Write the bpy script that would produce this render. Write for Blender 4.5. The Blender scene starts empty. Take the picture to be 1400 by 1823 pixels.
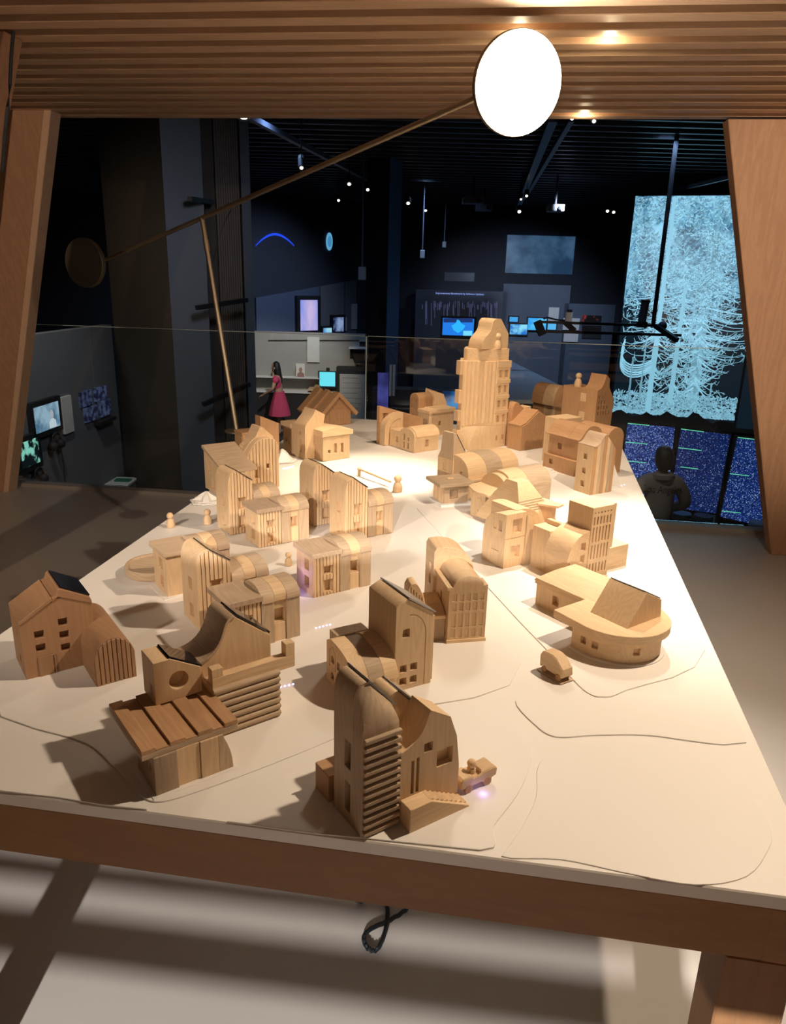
import bpy, bmesh, math, random
from math import sin, cos, pi, radians, atan2, hypot, sqrt
from mathutils import Vector, Matrix
random.seed(7)
SC = bpy.context.scene
COL = SC.collection

# ------------------------------------------------------------------ camera
FPX, PITCH, ROLL, EYE, ZT = 1316.0, radians(17.4), radians(1.5), 1.6, 0.85
_U0 = Vector((0, sin(PITCH), cos(PITCH))); FWD = Vector((0, cos(PITCH), -sin(PITCH)))
RGT = Vector((cos(ROLL), 0, 0)) + _U0 * sin(ROLL)
UPV = Vector((-sin(ROLL), 0, 0)) + _U0 * cos(ROLL)
cam = bpy.data.cameras.new('camera'); cam_ob = bpy.data.objects.new('camera', cam); COL.objects.link(cam_ob)
cam.sensor_fit = 'AUTO'; cam.sensor_width = 36.0; cam.lens = FPX / 1823.0 * 36.0
cam.clip_start = 0.05; cam.clip_end = 120
M = Matrix.Identity(4)
for i, v in enumerate((RGT, UPV, -FWD)):
    for j in range(3): M[j][i] = v[j]
M[0][3], M[1][3], M[2][3] = 0, 0, EYE
cam_ob.matrix_world = M
SC.camera = cam_ob

# ------------------------------------------------------------------ world, exposure, lights
w = bpy.data.worlds.new('world'); SC.world = w; w.use_nodes = True
w.node_tree.nodes['Background'].inputs[0].default_value = (0.35, 0.42, 0.6, 1)
w.node_tree.nodes['Background'].inputs[1].default_value = 0.008
SC.view_settings.view_transform = 'Standard'; SC.view_settings.look = 'None'
SC.view_settings.gamma = 1.0; SC.view_settings.use_curve_mapping = False
SC.view_settings.exposure = 0.0
SC.cycles.use_denoising = True
SC.cycles.max_bounces = 8; SC.cycles.transparent_max_bounces = 12
SC.cycles.caustics_reflective = False; SC.cycles.caustics_refractive = False
SC.cycles.sample_clamp_indirect = 4.0

def spot(name, loc, tgt, power, angle, blend, col, size=0.03):
    l = bpy.data.lights.new(name, 'SPOT'); o = bpy.data.objects.new(name, l); COL.objects.link(o)
    l.energy = power; l.spot_size = radians(angle); l.spot_blend = blend; l.color = col; l.shadow_soft_size = size
    o.location = loc; o.rotation_euler = (Vector(tgt) - Vector(loc)).to_track_quat('-Z', 'Y').to_euler()
    return o
def area(name, loc, tgt, power, sx, sy, col):
    l = bpy.data.lights.new(name, 'AREA'); o = bpy.data.objects.new(name, l); COL.objects.link(o)
    l.energy = power; l.shape = 'RECTANGLE'; l.size = sx; l.size_y = sy; l.color = col
    o.location = loc; o.rotation_euler = (Vector(tgt) - Vector(loc)).to_track_quat('-Z', 'Y').to_euler()
    return o
WARM = (1.0, 0.79, 0.58); NEUT = (1.0, 0.88, 0.74); BLUE = (0.35, 0.55, 1.0)
# roof spotlights over the table
spot('roof_spot', (1.05, 1.45, 2.42), (0.45, 1.75, .85), 125, 140, 0.8, WARM, 0.03)
spot('roof_spot', (0.80, 2.45, 2.44), (0.82, 2.05, .85), 210, 54, 1.0, NEUT, 0.03)
spot('roof_spot', (0.42, 3.0, 2.46), (-0.14, 2.86, .85), 230, 34, 1.0, WARM, 0.02)
spot('roof_spot', (0.35, 3.2, 2.46), (0.55, 3.4, .85), 70, 80, 1.0, WARM, 0.03)
# added fill lamps behind the viewer: left rows, post fronts, soft glow
spot('hall_and_fill_spot', (-1.6, -0.6, 2.42), (-0.38, 2.75, .85), 290, 36, 1.0, (1.0, .82, .66), 0.05)
spot('hall_and_fill_spot', (-2.0, -0.6, 2.40), (-2.4, 4.4, 1.4), 210, 46, 0.8, (1.0, .74, .54), 0.04)
spot('hall_and_fill_spot', (1.4, -0.8, 2.40), (2.45, 4.4, 1.75), 640, 34, 0.8, (1.0, .78, .58), 0.04)
area('front_fill', (0.6, -2.6, 2.6), (0.2, 3.0, 1.5), 10, 3.0, 1.2, (1.0, .84, .72))
# hall beyond: added dim blue fill, museum spots, spots added for dark areas
spot('hall_fill', (-1.5, 9.5, 3.4), (-1.5, 10.5, -1.8), 90, 150, 1.0, BLUE, .2)
spot('hall_fill', (3.5, 10.5, 3.4), (3.5, 11.5, -1.8), 160, 150, 1.0, BLUE, .2)
spot('hall_fill', (0.5, 15.5, 3.4), (0.5, 16.5, -1.8), 150, 150, 1.0, BLUE, .2)
spot('hall_and_fill_spot', (-0.6, 15.0, 3.2), (-3.6, 18.9, .6), 320, 60, .9, (.55, .68, 1.0), .05)  # added to lift the dark blue panel wall
spot('hall_and_fill_spot', (3.0, 14.0, 3.2), (3.0, 19.5, .2), 700, 60, .9, (.62, .74, 1.0), .05)  # added to lift the boards on the back wall
spot('hall_and_fill_spot', (1.2, 6.0, 3.3), (2.9, 8.0, -.4), 90, 40, .9, (1.0, .88, .78), .05)  # added to brighten the figure at the data screens
spot('hall_and_fill_spot', (-0.8, -4.0, 2.6), (-0.15, 1.3, 0.0), 2300, 25, .5, (1.0, .92, .86), .05)
spot('hall_and_fill_spot', (-2.6, 6.0, 3.2), (-4.9, 8.2, -0.9), 130, 60, 0.8, (.95, .92, .9), 0.05)
spot('hall_and_fill_spot', (-1.2, 12.5, 3.2), (-2.6, 17.5, -0.9), 900, 36, 0.7, (1.0, .9, .78), 0.05)
spot('hall_and_fill_spot', (-0.6, 5.4, 2.9), (-2.5, 8.2, 0.6), 95, 90, 1.0, (.82, .86, 1.0), 0.3)
spot('hall_and_fill_spot', (-4.2, 5.9, 2.9), (-3.0, 8.6, 0.4), 70, 90, 1.0, (1.0, .84, .68), 0.3)

# ------------------------------------------------------------------ pixel of the photograph -> point of the place
def ray(px, py):
    return RGT * ((px - 700) / FPX) - UPV * ((py - 911.5) / FPX) + FWD
EYEV = Vector((0, 0, EYE))
def on_z(px, py, z=ZT):
    d = ray(px, py); return EYEV + d * ((z - EYE) / d.z)
def at(px, py, Y):
    d = ray(px, py); return EYEV + d * (Y / d.y)

# ------------------------------------------------------------------ materials
def new_mat(name):
    m = bpy.data.materials.new(name); m.use_nodes = True
    return m, m.node_tree.nodes, m.node_tree.links, m.node_tree.nodes['Principled BSDF']
def plain(name, col, rough=0.6, metal=0.0, noise=0.06, scale=8.0, spec=0.5):
    m, n, l, b = new_mat(name)
    tc = n.new('ShaderNodeTexCoord'); nz = n.new('ShaderNodeTexNoise'); nz.inputs['Scale'].default_value = scale
    nz.inputs['Detail'].default_value = 4
    mx = n.new('ShaderNodeMix'); mx.data_type = 'RGBA'
    mx.inputs[6].default_value = (*[max(0, c * (1 - noise)) for c in col], 1)
    mx.inputs[7].default_value = (*[min(1, c * (1 + noise)) for c in col], 1)
    l.new(tc.outputs['Object'], nz.inputs['Vector']); l.new(nz.outputs[0], mx.inputs[0])
    l.new(mx.outputs[2], b.inputs['Base Color'])
    b.inputs['Roughness'].default_value = rough; b.inputs['Metallic'].default_value = metal
    b.inputs['Specular IOR Level'].default_value = spec
    return m
def emit(name, col, s=1.0):
    m, n, l, b = new_mat(name)
    b.inputs['Base Color'].default_value = (0, 0, 0, 1); b.inputs['Roughness'].default_value = .4
    b.inputs['Emission Color'].default_value = (*col, 1); b.inputs['Emission Strength'].default_value = s
    return m
def wood(name, light, dark, axis='z', ring=120.0, amt=0.55, rough=0.55, var=0.18):
    """wood with year rings and fibre running along one axis; every object gets its own cut of the plank"""
    m, n, l, b = new_mat(name)
    tc = n.new('ShaderNodeTexCoord'); oi = n.new('ShaderNodeObjectInfo')
    off = n.new('ShaderNodeVectorMath'); off.operation = 'MULTIPLY_ADD'
    sc = {'z': (1, 1, .10), 'x': (.10, 1, 1), 'y': (1, .10, 1)}[axis]
    rnd = n.new('ShaderNodeCombineXYZ')
    for k, mul in enumerate((3.1, 5.7, 9.3)):
        mm = n.new('ShaderNodeMath'); mm.operation = 'MULTIPLY'; mm.inputs[1].default_value = mul
        l.new(oi.outputs['Random'], mm.inputs[0]); l.new(mm.outputs[0], rnd.inputs[k])
    l.new(tc.outputs['Object'], off.inputs[0]); off.inputs[1].default_value = sc; l.new(rnd.outputs[0], off.inputs[2])
    nz = n.new('ShaderNodeTexNoise'); nz.inputs['Scale'].default_value = 12.0; nz.inputs['Detail'].default_value = 2
    l.new(off.outputs[0], nz.inputs['Vector'])
    wv = n.new('ShaderNodeMath'); wv.operation = 'MULTIPLY'; wv.inputs[1].default_value = ring
    l.new(nz.outputs[0], wv.inputs[0])
    sn = n.new('ShaderNodeMath'); sn.operation = 'SINE'; l.new(wv.outputs[0], sn.inputs[0])
    fb = n.new('ShaderNodeTexNoise'); fb.inputs['Scale'].default_value = 260.0; fb.inputs['Detail'].default_value = 3
    l.new(off.outputs[0], fb.inputs['Vector'])
    a = n.new('ShaderNodeMath'); a.operation = 'MULTIPLY_ADD'; a.inputs[1].default_value = .16; a.inputs[2].default_value = .14
    l.new(sn.outputs[0], a.inputs[0])
    c = n.new('ShaderNodeMath'); c.operation = 'MULTIPLY_ADD'; c.inputs[1].default_value = .85; c.use_clamp = True
    l.new(fb.outputs[0], c.inputs[0]); l.new(a.outputs[0], c.inputs[2])
    d = n.new('ShaderNodeMath'); d.operation = 'MULTIPLY'; d.inputs[1].default_value = amt; l.new(c.outputs[0], d.inputs[0])
    mx = n.new('ShaderNodeMix'); mx.data_type = 'RGBA'
    mx.inputs[6].default_value = (*light, 1); mx.inputs[7].default_value = (*dark, 1)
    l.new(d.outputs[0], mx.inputs[0])
    hsv = n.new('ShaderNodeHueSaturation')
    v = n.new('ShaderNodeMath'); v.operation = 'MULTIPLY_ADD'; v.inputs[1].default_value = var; v.inputs[2].default_value = 1 - var / 2
    l.new(oi.outputs['Random'], v.inputs[0]); l.new(v.outputs[0], hsv.inputs['Value']); l.new(mx.outputs[2], hsv.inputs['Color'])
    l.new(hsv.outputs[0], b.inputs['Base Color'])
    b.inputs['Roughness'].default_value = rough; b.inputs['Specular IOR Level'].default_value = .35
    bp = n.new('ShaderNodeBump'); bp.inputs['Strength'].default_value = .12; bp.inputs['Distance'].default_value = .0008
    l.new(fb.outputs[0], bp.inputs['Height']); l.new(bp.outputs[0], b.inputs['Normal'])
    return m
PINE = wood('pine', (.77, .56, .34), (.49, .32, .17))
PINE_X = wood('pine_lying', (.77, .56, .34), (.49, .32, .17), axis='x')
PINE_Y = wood('pine_deep', (.77, .56, .34), (.49, .32, .17), axis='y')
LARCH = wood('larch', (.60, .45, .30), (.31, .21, .13), ring=150, amt=.62)
LARCH_X = wood('larch_lying', (.58, .44, .30), (.31, .21, .13), axis='x', ring=150, amt=.62)
LARCH_Y = wood('larch_deep', (.56, .42, .29), (.30, .20, .13), axis='y', ring=150, amt=.62)
CHERRY = wood('cherry', (.52, .31, .16), (.34, .18, .085), amt=.6)
CHERRY_SHADED = wood('cherry_shaded', (.38, .215, .115), (.25, .135, .065), amt=.6)  # cherry darkened: the gable house's shade is put into the colour
CHERRY_SHADED_Y = wood('cherry_shaded_deep', (.38, .215, .115), (.25, .135, .065), axis='y', amt=.6)  # same shade-darkened cherry, grain running into the depth
CHERRY_X = wood('cherry_lying', (.52, .31, .16), (.34, .18, .085), axis='x', amt=.6)
CHERRY_Y = wood('cherry_deep', (.52, .31, .16), (.34, .18, .085), axis='y', amt=.6)
BEAMW = wood('beam_plywood', (.80, .55, .36), (.52, .32, .19), axis='x', ring=40, amt=.6, var=.1)
POSTW = wood('post_plywood', (.58, .34, .20), (.32, .165, .085), axis='z', ring=40, amt=.6, var=.08)
EDGEW = wood('post_edge', (.80, .56, .38), (.55, .35, .22), axis='z', ring=40, amt=.5, var=.08)
OAK = wood('table_oak', (.36, .19, .09), (.21, .105, .045), axis='x', ring=45, amt=.6, var=.06)
OAK_Z = wood('table_oak_leg', (.32, .17, .08), (.19, .095, .04), axis='z', ring=45, amt=.6, var=.06)
WHITE = plain('white_terrain', (.80, .77, .72), .45, noise=.015, scale=3)
PVGLASS = plain('solar_glass', (.012, .012, .016), .06, noise=.02, spec=.9)
PVFRAME = plain('solar_edge', (.35, .34, .32), .35, metal=.6)
BRASS = plain('brass', (.36, .29, .20), .42, metal=.85, noise=.1)
STEEL = plain('dark_steel', (.03, .03, .035), .4, metal=.6)
BLACK = plain('matt_black', (.012, .012, .014), .7)
RUBBER = plain('black_cord', (.008, .012, .016), .45)
PAPER = plain('paper_panel', (.62, .60, .55), .8)

# ------------------------------------------------------------------ object helpers
PEND = []
def tag(o, label=None, cat=None, group=None, kind=None):
    if label: o['label'] = label
    if cat: o['category'] = cat
    if group: o['group'] = group
    if kind: o['kind'] = kind
    return o
def empty(name, loc, ang=0.0, label=None, cat=None, group=None, kind=None):
    o = bpy.data.objects.new(name, None); COL.objects.link(o); o.empty_display_size = .02
    o.location = loc; o.rotation_euler = (0, 0, radians(ang))
    return tag(o, label, cat, group, kind)
def make_mesh(name, verts, faces):
    me = bpy.data.meshes.new(name); me.from_pydata([tuple(v) for v in verts], [], faces)
    bm = bmesh.new(); bm.from_mesh(me); bmesh.ops.recalc_face_normals(bm, faces=bm.faces); bm.to_mesh(me); bm.free()
    return me
def obj(name, geo, mat, parent=None, bevel=0.0, cut=None, sharp=32):
    v, f = geo
    me = make_mesh(name, v, f); me.materials.append(mat)
    o = bpy.data.objects.new(name, me); COL.objects.link(o)
    if parent: o.parent = parent
    PEND.append((o, bevel, cut, sharp))
    return o
def join(*geos):
    V, Fc = [], []
    for v, f in geos:
        k = len(V); V += list(v); Fc += [tuple(i + k for i in q) for q in f]
    return V, Fc
def xf(geo, M):
    return [M @ Vector(v) for v in geo[0]], geo[1]
def box(x0, x1, y0, y1, z0, z1):
    v = [(x, y, z) for x in (x0, x1) for y in (y0, y1) for z in (z0, z1)]
    return v, [(0, 1, 3, 2), (4, 6, 7, 5), (0, 4, 5, 1), (2, 3, 7, 6), (0, 2, 6, 4), (1, 5, 7, 3)]
def _prism(poly, a, b, fn):
    n = len(poly)
    v = [fn(p, a) for p in poly] + [fn(p, b) for p in poly]
    f = [tuple(range(n)), tuple(range(2 * n - 1, n - 1, -1))] + [(i, (i + 1) % n, n + (i + 1) % n, n + i) for i in range(n)]
    return v, f
def prx(poly, a, b): return _prism(poly, a, b, lambda p, t: (t, p[0], p[1]))
def pry(poly, a, b): return _prism(poly, a, b, lambda p, t: (p[0], t, p[1]))
def prz(poly, a, b): return _prism(poly, a, b, lambda p, t: (p[0], p[1], t))
def arc(cx, cz, rx, rz, a0, a1, n=14):
    return [(cx + rx * cos(radians(a0 + (a1 - a0) * i / n)), cz + rz * sin(radians(a0 + (a1 - a0) * i / n))) for i in range(n + 1)]
def bez(p0, p1, p2, p3, n=12):
    out = []
    for i in range(n + 1):
        t = i / n; s = 1 - t
        out.append(tuple(s**3 * a + 3 * s * s * t * b + 3 * s * t * t * c + t**3 * d for a, b, c, d in zip(p0, p1, p2, p3)))
    return out
def loft(rings, cap=True):
    n = len(rings[0]); v = [p for r in rings for p in r]; f = []
    for k in range(len(rings) - 1):
        for i in range(n):
            f.append((k * n + i, k * n + (i + 1) % n, (k + 1) * n + (i + 1) % n, (k + 1) * n + i))
    if cap:
        f.append(tuple(range(n))); f.append(tuple(range(len(v) - 1, len(v) - n - 1, -1)))
    return v, f
def revolve(prof, n=32, cx=0, cy=0):
    """prof: list of (r, z), closed at r=0 or capped"""
    return loft([[(cx + r * cos(2 * pi * i / n), cy + r * sin(2 * pi * i / n), z) for i in range(n)] for r, z in prof])
def ball(c, r, n=16, m=10, sz=1.0):
    return revolve2(c, [(max(.001 * r, r * sin(pi * k / m)), -r * sz * cos(pi * k / m)) for k in range(m + 1)], n)
def revolve2(c, prof, n=20):
    return loft([[(c[0] + r * cos(2 * pi * i / n), c[1] + r * sin(2 * pi * i / n), c[2] + z) for i in range(n)] for r, z in prof])
def tube(pts, r, n=8):
    pts = [Vector(p) for p in pts]; rings = []
    up = Vector((0, 0, 1))
    for i, p in enumerate(pts):
        t = (pts[min(i + 1, len(pts) - 1)] - pts[max(i - 1, 0)]).normalized()
        a = t.cross(up if abs(t.z) < .95 else Vector((1, 0, 0))).normalized(); bb = t.cross(a)
        rr = r[i] if isinstance(r, (list, tuple)) else r
        rings.append([p + a * rr * cos(2 * pi * k / n) + bb * rr * sin(2 * pi * k / n) for k in range(n)])
    return loft(rings)
def bar(p, q, wd, hg, up=(0, 0, 1)):
    """rectangular bar from p to q"""
    p, q = Vector(p), Vector(q); t = (q - p).normalized(); a = t.cross(Vector(up)).normalized(); b = a.cross(t)
    return loft([[c + a * (sx * wd / 2) + b * (sy * hg / 2) for sx, sy in ((-1, -1), (1, -1), (1, 1), (-1, 1))] for c in (p, q)])
def quad_slab(a, b, c, d, th):
    """thick plate whose front face is a b c d"""
    a, b, c, d = map(Vector, (a, b, c, d)); nrm = (b - a).cross(d - a).normalized() * th
    return loft([[p for p in (a, b, c, d)], [p - nrm for p in (a, b, c, d)]])

def finish():
    """booleans and bevels of everything queued, in one evaluation"""
    todo, cuts = [], []
    for o, bevel, cut, sharp in PEND:
        if cut:
            me = make_mesh('cutter', *cut); c = bpy.data.objects.new('cutter', me); COL.objects.link(c)
            c.parent = o.parent; cuts.append(c)
            mod = o.modifiers.new('cut', 'BOOLEAN'); mod.operation = 'DIFFERENCE'; mod.solver = 'EXACT'; mod.object = c
            mod.use_self = False
        if bevel:
            mod = o.modifiers.new('edge', 'BEVEL'); mod.width = bevel; mod.segments = 1; mod.limit_method = 'ANGLE'
            mod.angle_limit = radians(50); mod.use_clamp_overlap = True; mod.harden_normals = False
        if cut or bevel: todo.append(o)
    dg = bpy.context.evaluated_depsgraph_get(); dg.update()
    res = [(o, bpy.data.meshes.new_from_object(o.evaluated_get(dg), depsgraph=dg)) for o in todo]
    for o, me in res:
        o.modifiers.clear(); old = o.data; me.name = old.name; o.data = me
    for c in cuts: bpy.data.objects.remove(c)
    for o, bevel, cut, sharp in PEND:
        me = o.data; me.shade_smooth(); me.set_sharp_from_angle(angle=radians(sharp))
    PEND.clear()

class Toy:
    """a wooden model building: parts in centimetres, x along its right face, y into its depth, origin at its front corner"""
    def __init__(s, name, label, x, y, ang, group='wooden model buildings on the table', cat='model building', z=0.0):
        s.root = empty(name, (x, y, ZT + z), ang, label, cat, group)
    def cm(s, g): return [(v[0] * .01, v[1] * .01, v[2] * .01) for v in g[0]], g[1]
    def part(s, name, geo, mat=None, cuts=(), bevel=.07, parent=None, label=None):
        cut = None
        if cuts:
            cut = s.cm(join(*[c[0] for c in cuts]))
        o = obj(name, s.cm(geo), mat or PINE, parent or s.root, bevel * .01, cut)
        for c in cuts:
            if c[1] is not None: obj('window', s.cm(c[1]), mat or PINE, o)
        if label: o['label'] = label
        return o
def win(ax, u, z, w_, h, at=0.0, d=1.4, pane=True):
    """rectangular window recess on plane x=at or y=at (inside is +), centred at u, sill z"""
    return hole(ax, [(u - w_ / 2, z), (u + w_ / 2, z), (u + w_ / 2, z + h), (u - w_ / 2, z + h)], at, d, pane)
def hole(ax, poly, at=0.0, d=1.1, pane=True):
    f = prx if ax == 'x' else pry
    s = 1 if d > 0 else -1
    cx = sum(p[0] for p in poly) / len(poly); cz = sum(p[1] for p in poly) / len(poly)
    sm = [(cx + (p[0] - cx) * .97, cz + (p[1] - cz) * .97) for p in poly]
    return f(poly, at - s * .5, at + d), (f(sm, at + d - s * .07, at + d - s * .02) if pane else None)
def groove(ax, pts, wd=.18, at=0.0, d=.18):
    """line carved into a face"""
    f = prx if ax == 'x' else pry
    L, R = [], []
    for i, p in enumerate(pts):
        a = pts[max(i - 1, 0)]; b = pts[min(i + 1, len(pts) - 1)]
        t = Vector((b[0] - a[0], b[1] - a[1])).normalized(); nx, nz = -t.y * wd / 2, t.x * wd / 2
        L.append((p[0] + nx, p[1] + nz)); R.append((p[0] - nx, p[1] - nz))
    s = 1 if d > 0 else -1
    return f(L + R[::-1], at - s * .5, at + d), None
# ------------------------------------------------------------------ table
tb = empty('display_table', (0, 0, 0), 0, 'long display table with white terrain top and oak frame', 'table')
FR, FL, BL, BR = (.578, .762), (-.91, .980), (-.45, 4.18), (1.178, 3.90)
obj('terrain_top', prz([FR, BR, BL, FL], .826, .8488), WHITE, tb, .002)
def inset(P, d):
    c = Vector((sum(p[0] for p in P) / 4, sum(p[1] for p in P) / 4)); return [tuple(c + (Vector(p) - c) * d) for p in P]
for nm, a, b in (('apron', FR, FL), ('apron', FR, BR), ('apron', BR, BL), ('apron', BL, FL)):
    c = Vector((.09, 2.45, 0)); A = Vector((*a, .78)); B = Vector((*b, .78))
    nrm = Vector((-(B - A).y, (B - A).x, 0)).normalized()
    if nrm.dot(c - A) < 0: nrm = -nrm
    obj(nm, bar(A + nrm * .036 , B + nrm * .036, .065, .092), OAK, tb, .003)
for p, ang in ((FR, 9), (FL, 9), (BL, 9), (BR, 9)):
    c = Vector((.09, 2.45)); v = Vector(p); d_ = Vector((1 if c.x > v.x else -1, 1 if c.y > v.y else -1))
    Mx = Matrix.Translation((v.x + d_.x * .058, v.y + d_.y * .058, 0)) @ Matrix.Rotation(radians(-9), 4, 'Z')
    obj('leg', xf(box(-.045, .045, -.045, .045, 0, .735), Mx), OAK_Z, tb, .003)
def plate(name, pts, z0=.8485, z1=.8512, smooth=True, parent=tb, bev=.0006):
    P = []
    n = len(pts)
    for i in range(n):                                   # Catmull-Rom through the outline
        p0, p1, p2, p3 = [Vector(pts[(i + k) % n][:2]) for k in (-1, 0, 1, 2)]
        if len(pts[i]) > 2 or not smooth: P.append(p1); continue
        for s in (0, .25, .5, .75):
            P.append(.5 * ((2 * p1) + (p2 - p0) * s + (2 * p0 - 5 * p1 + 4 * p2 - p3) * s * s + (3 * p1 - p0 - 3 * p2 + p3) * s ** 3))
    return obj(name, prz([tuple(p) for p in P], z0, z1), WHITE, parent, bev)
def px_pts(L): return [(*on_z(p[0], p[1])[:2], *p[2:]) for p in L]
S = 1                                                    # corner points carry a third value
plate('terrain_sheet', px_pts([(742, 905, S), (783, 950, S), (869, 1046, S), (930, 1112, S), (969, 1152), (1015, 1204), (1046, 1233), (1075, 1241), (1116, 1229), (1256, 1157, S), (1188, 985, S), (1118, 822, S), (980, 800, S), (860, 820, S)]))
plate('terrain_sheet', px_pts([(965, 1232, S), (1010, 1268), (1062, 1284), (1130, 1274), (1240, 1216, S), (1282, 1210, S), (1330, 1322, S), (1290, 1326), (1220, 1318), (1150, 1309), (1060, 1309), (990, 1312), (952, 1290), (918, 1248, S)]))
plate('terrain_sheet', px_pts([(1222, 1334), (1290, 1368), (1345, 1422), (1373, 1480), (1368, 1514), (1330, 1560), (1240, 1575), (1120, 1555), (1000, 1530), (893, 1524, S), (925, 1480), (955, 1418), (960, 1360), (1010, 1325), (1100, 1318)]), z1=.8502)
plate('terrain_sheet', px_pts([(2, 1276, S), (62, 1297), (150, 1322), (193, 1356), (228, 1394), (252, 1418), (278, 1428), (320, 1420), (420, 1385), (560, 1330), (700, 1270), (928, 1180, S), (742, 960, S), (560, 1010, S), (300, 1010, S), (110, 1080, S), (-30, 1180, S)]))
plate('terrain_sheet', px_pts([(-40, 1288, S), (0, 1294), (70, 1312), (130, 1337), (168, 1366), (204, 1405), (232, 1426), (262, 1442, S), (190, 1434, S), (100, 1420, S), (-40, 1404, S)]))
plate('terrain_sheet', px_pts([(404, 1463, S), (500, 1424, S), (620, 1380, S), (760, 1330, S), (900, 1272, S), (945, 1330), (930, 1400), (880, 1470), (855, 1514, S), (560, 1484, S)]))
def terrace(x, y, r, h, label, seed, ex=1.0, ang=0):
    """white faceted rock sliced into jagged layers"""
    rs = random.Random(seed); o = empty('terrain_hill', (x, y, ZT), ang, label, 'model hill', 'jagged white hills at the table edges')
    m_, n = 11, 4
    rad = [r * rs.uniform(.55, 1.25) for _ in range(m_)]; rings = []
    for k in range(n):
        s = 1 - k / n; j = [rs.uniform(.82, 1.12) for _ in range(m_)]
        rings.append([(rad[i] * s ** .7 * j[i] * cos(2 * pi * i / m_) * ex, rad[i] * s ** .7 * j[i] * sin(2 * pi * i / m_), h * k / n * rs.uniform(.8, 1.1) + .0006) for i in range(m_)])
    rings.append([(rad[i] * .10 * cos(2 * pi * i / m_), rad[i] * .10 * sin(2 * pi * i / m_), h) for i in range(m_)])
    obj('rock', loft(rings), WHITE, o, 0, None, 8)
    for k in range(3):
        rr = r * (1.0 + .14 * k)
        obj('sheet', prz([(rr * rs.uniform(.75, 1.1) * cos(2 * pi * i / 12) * ex, rr * rs.uniform(.75, 1.1) * sin(2 * pi * i / 12)) for i in range(12)], .0006, .0075 - .0022 * k), WHITE, o, .0006)
q_ = on_z(1106, 872); terrace(q_.x - .035, q_.y + .05, .045, .11, 'tall jagged white hill at the right table edge behind the striped tower', 3, 1.0)
q_ = on_z(510, 822); terrace(q_.x - .02, q_.y + .02, .05, .05, 'jagged white hill left of the S-curved chapel', 5)
q_ = on_z(352, 893); terrace(q_.x + .03, q_.y + .01, .05, .035, 'low jagged white hill at the left table edge', 9)
q_ = on_z(952, 838); terrace(q_.x, q_.y, .055, .018, 'low layered white hill in front of the brown terraced house', 11, 1.5, 20)
q_ = on_z(985, 893); terrace(q_.x, q_.y, .05, .014, 'low layered white hill behind the white-topped square tower', 12, 1.4, -20)
# cord under the table
pts = [on_z(625, 1600, 0) + Vector((0, 0, .45))]
cw = [(612, 1590, .30), (640, 1606, .02), (655, 1600, .012), (680, 1600, .012), (690, 1620, .012), (686, 1660, .012), (672, 1692, .012), (655, 1690, .012), (648, 1670, .012), (662, 1655, .012), (695, 1640, .012), (726, 1618, .012), (716, 1602, .012), (690, 1590, .05), (670, 1570, .35)]
P = [Vector((*on_z(x, y, z)[:2], z)) for x, y, z in cw]; Q = []
for i in range(len(P) - 1):
    p0, p1, p2, p3 = P[max(i - 1, 0)], P[i], P[i + 1], P[min(i + 2, len(P) - 1)]
    for s in (0, .2, .4, .6, .8): Q.append(.5 * ((2 * p1) + (p2 - p0) * s + (2 * p0 - 5 * p1 + 4 * p2 - p3) * s * s + (3 * p1 - p0 - 3 * p2 + p3) * s ** 3))
cd = obj('power_cord', tube([Vector((q.x, q.y, q.z + .004 + .002 * sin(3.0 * i))) for i, q in enumerate(Q)], .0058), RUBBER)
tag(cd, 'looped black twisted cord hanging down under the table front', 'cord')

# ------------------------------------------------------------------ mezzanine floor, timber portal
FLOORM = plain('mezzanine_floor', (.50, .47, .44), .34, noise=.08, scale=1.6)
obj('floor', prz([(-5.5, 5.90), (-5.5, -3), (5.5, -3), (5.5, 4.50), (2.0, 4.905), (-1.53, 5.345)], -.25, 0), FLOORM)['kind'] = 'structure'
a, b = Vector((-5.0, 5.83, .012)), Vector((5.0, 4.54, .012))
o = obj('trim_1', bar(a, b, .09, .03), plain('kerb_metal', (.40, .36, .32), .45, metal=.2), None, .004); o['kind'] = 'structure'
PA_ = radians(-6.5)
E1, E2 = Vector((cos(PA_), sin(PA_), 0)), Vector((-sin(PA_), cos(PA_), 0))
roof = empty('trim_2', (0, 0, 0)); roof['kind'] = 'structure'
ys = [4.60, 4.44] + [4.44 - .1605 * k for k in range(1, 22)]
for k, y in enumerate(ys):
    c = Vector((0, y, 2.47 + .075)); xl, xr = -2.5, 3.2
    obj('roof_and_shade_beam', bar(c + E1 * xl, c + E1 * xr, .080, .15), BEAMW, roof, .003)
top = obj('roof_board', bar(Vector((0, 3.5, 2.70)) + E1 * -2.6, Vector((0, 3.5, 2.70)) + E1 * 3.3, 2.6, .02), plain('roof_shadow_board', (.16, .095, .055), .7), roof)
# leaning posts
def post(name, bottom, topp, wd, dp, parent=None):
    b_, t_ = Vector(bottom), Vector(topp)
    rings = [[c + E1 * sx + E2 * sy for sx, sy in ((wd[0], -dp / 2), (wd[1], -dp / 2), (wd[1], dp / 2), (wd[0], dp / 2))] for c in (b_, t_)]
    return obj(name, loft(rings), EDGEW if name == 'edge_strip' else POSTW, parent, .004)
pr = empty('timber_post', (2.44, 4.46, 0), 0, 'leaning plywood post at the right of the portal', 'post')
def rel(v, p): return Vector(v) - p.location
o = post('shaft', rel((2.41, 4.46, 0), pr), rel((1.725, 4.42, 2.46), pr), (0, .62), .10, pr)
pl = empty('timber_post', (-2.95, 5.5, 0), 0, 'leaning plywood post at the far left of the portal', 'post')
post('shaft', rel((-2.93, 5.40, 0), pl), rel((-2.03, 4.70, 2.47), pl), (-.24, 0), .10, pl)
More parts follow.
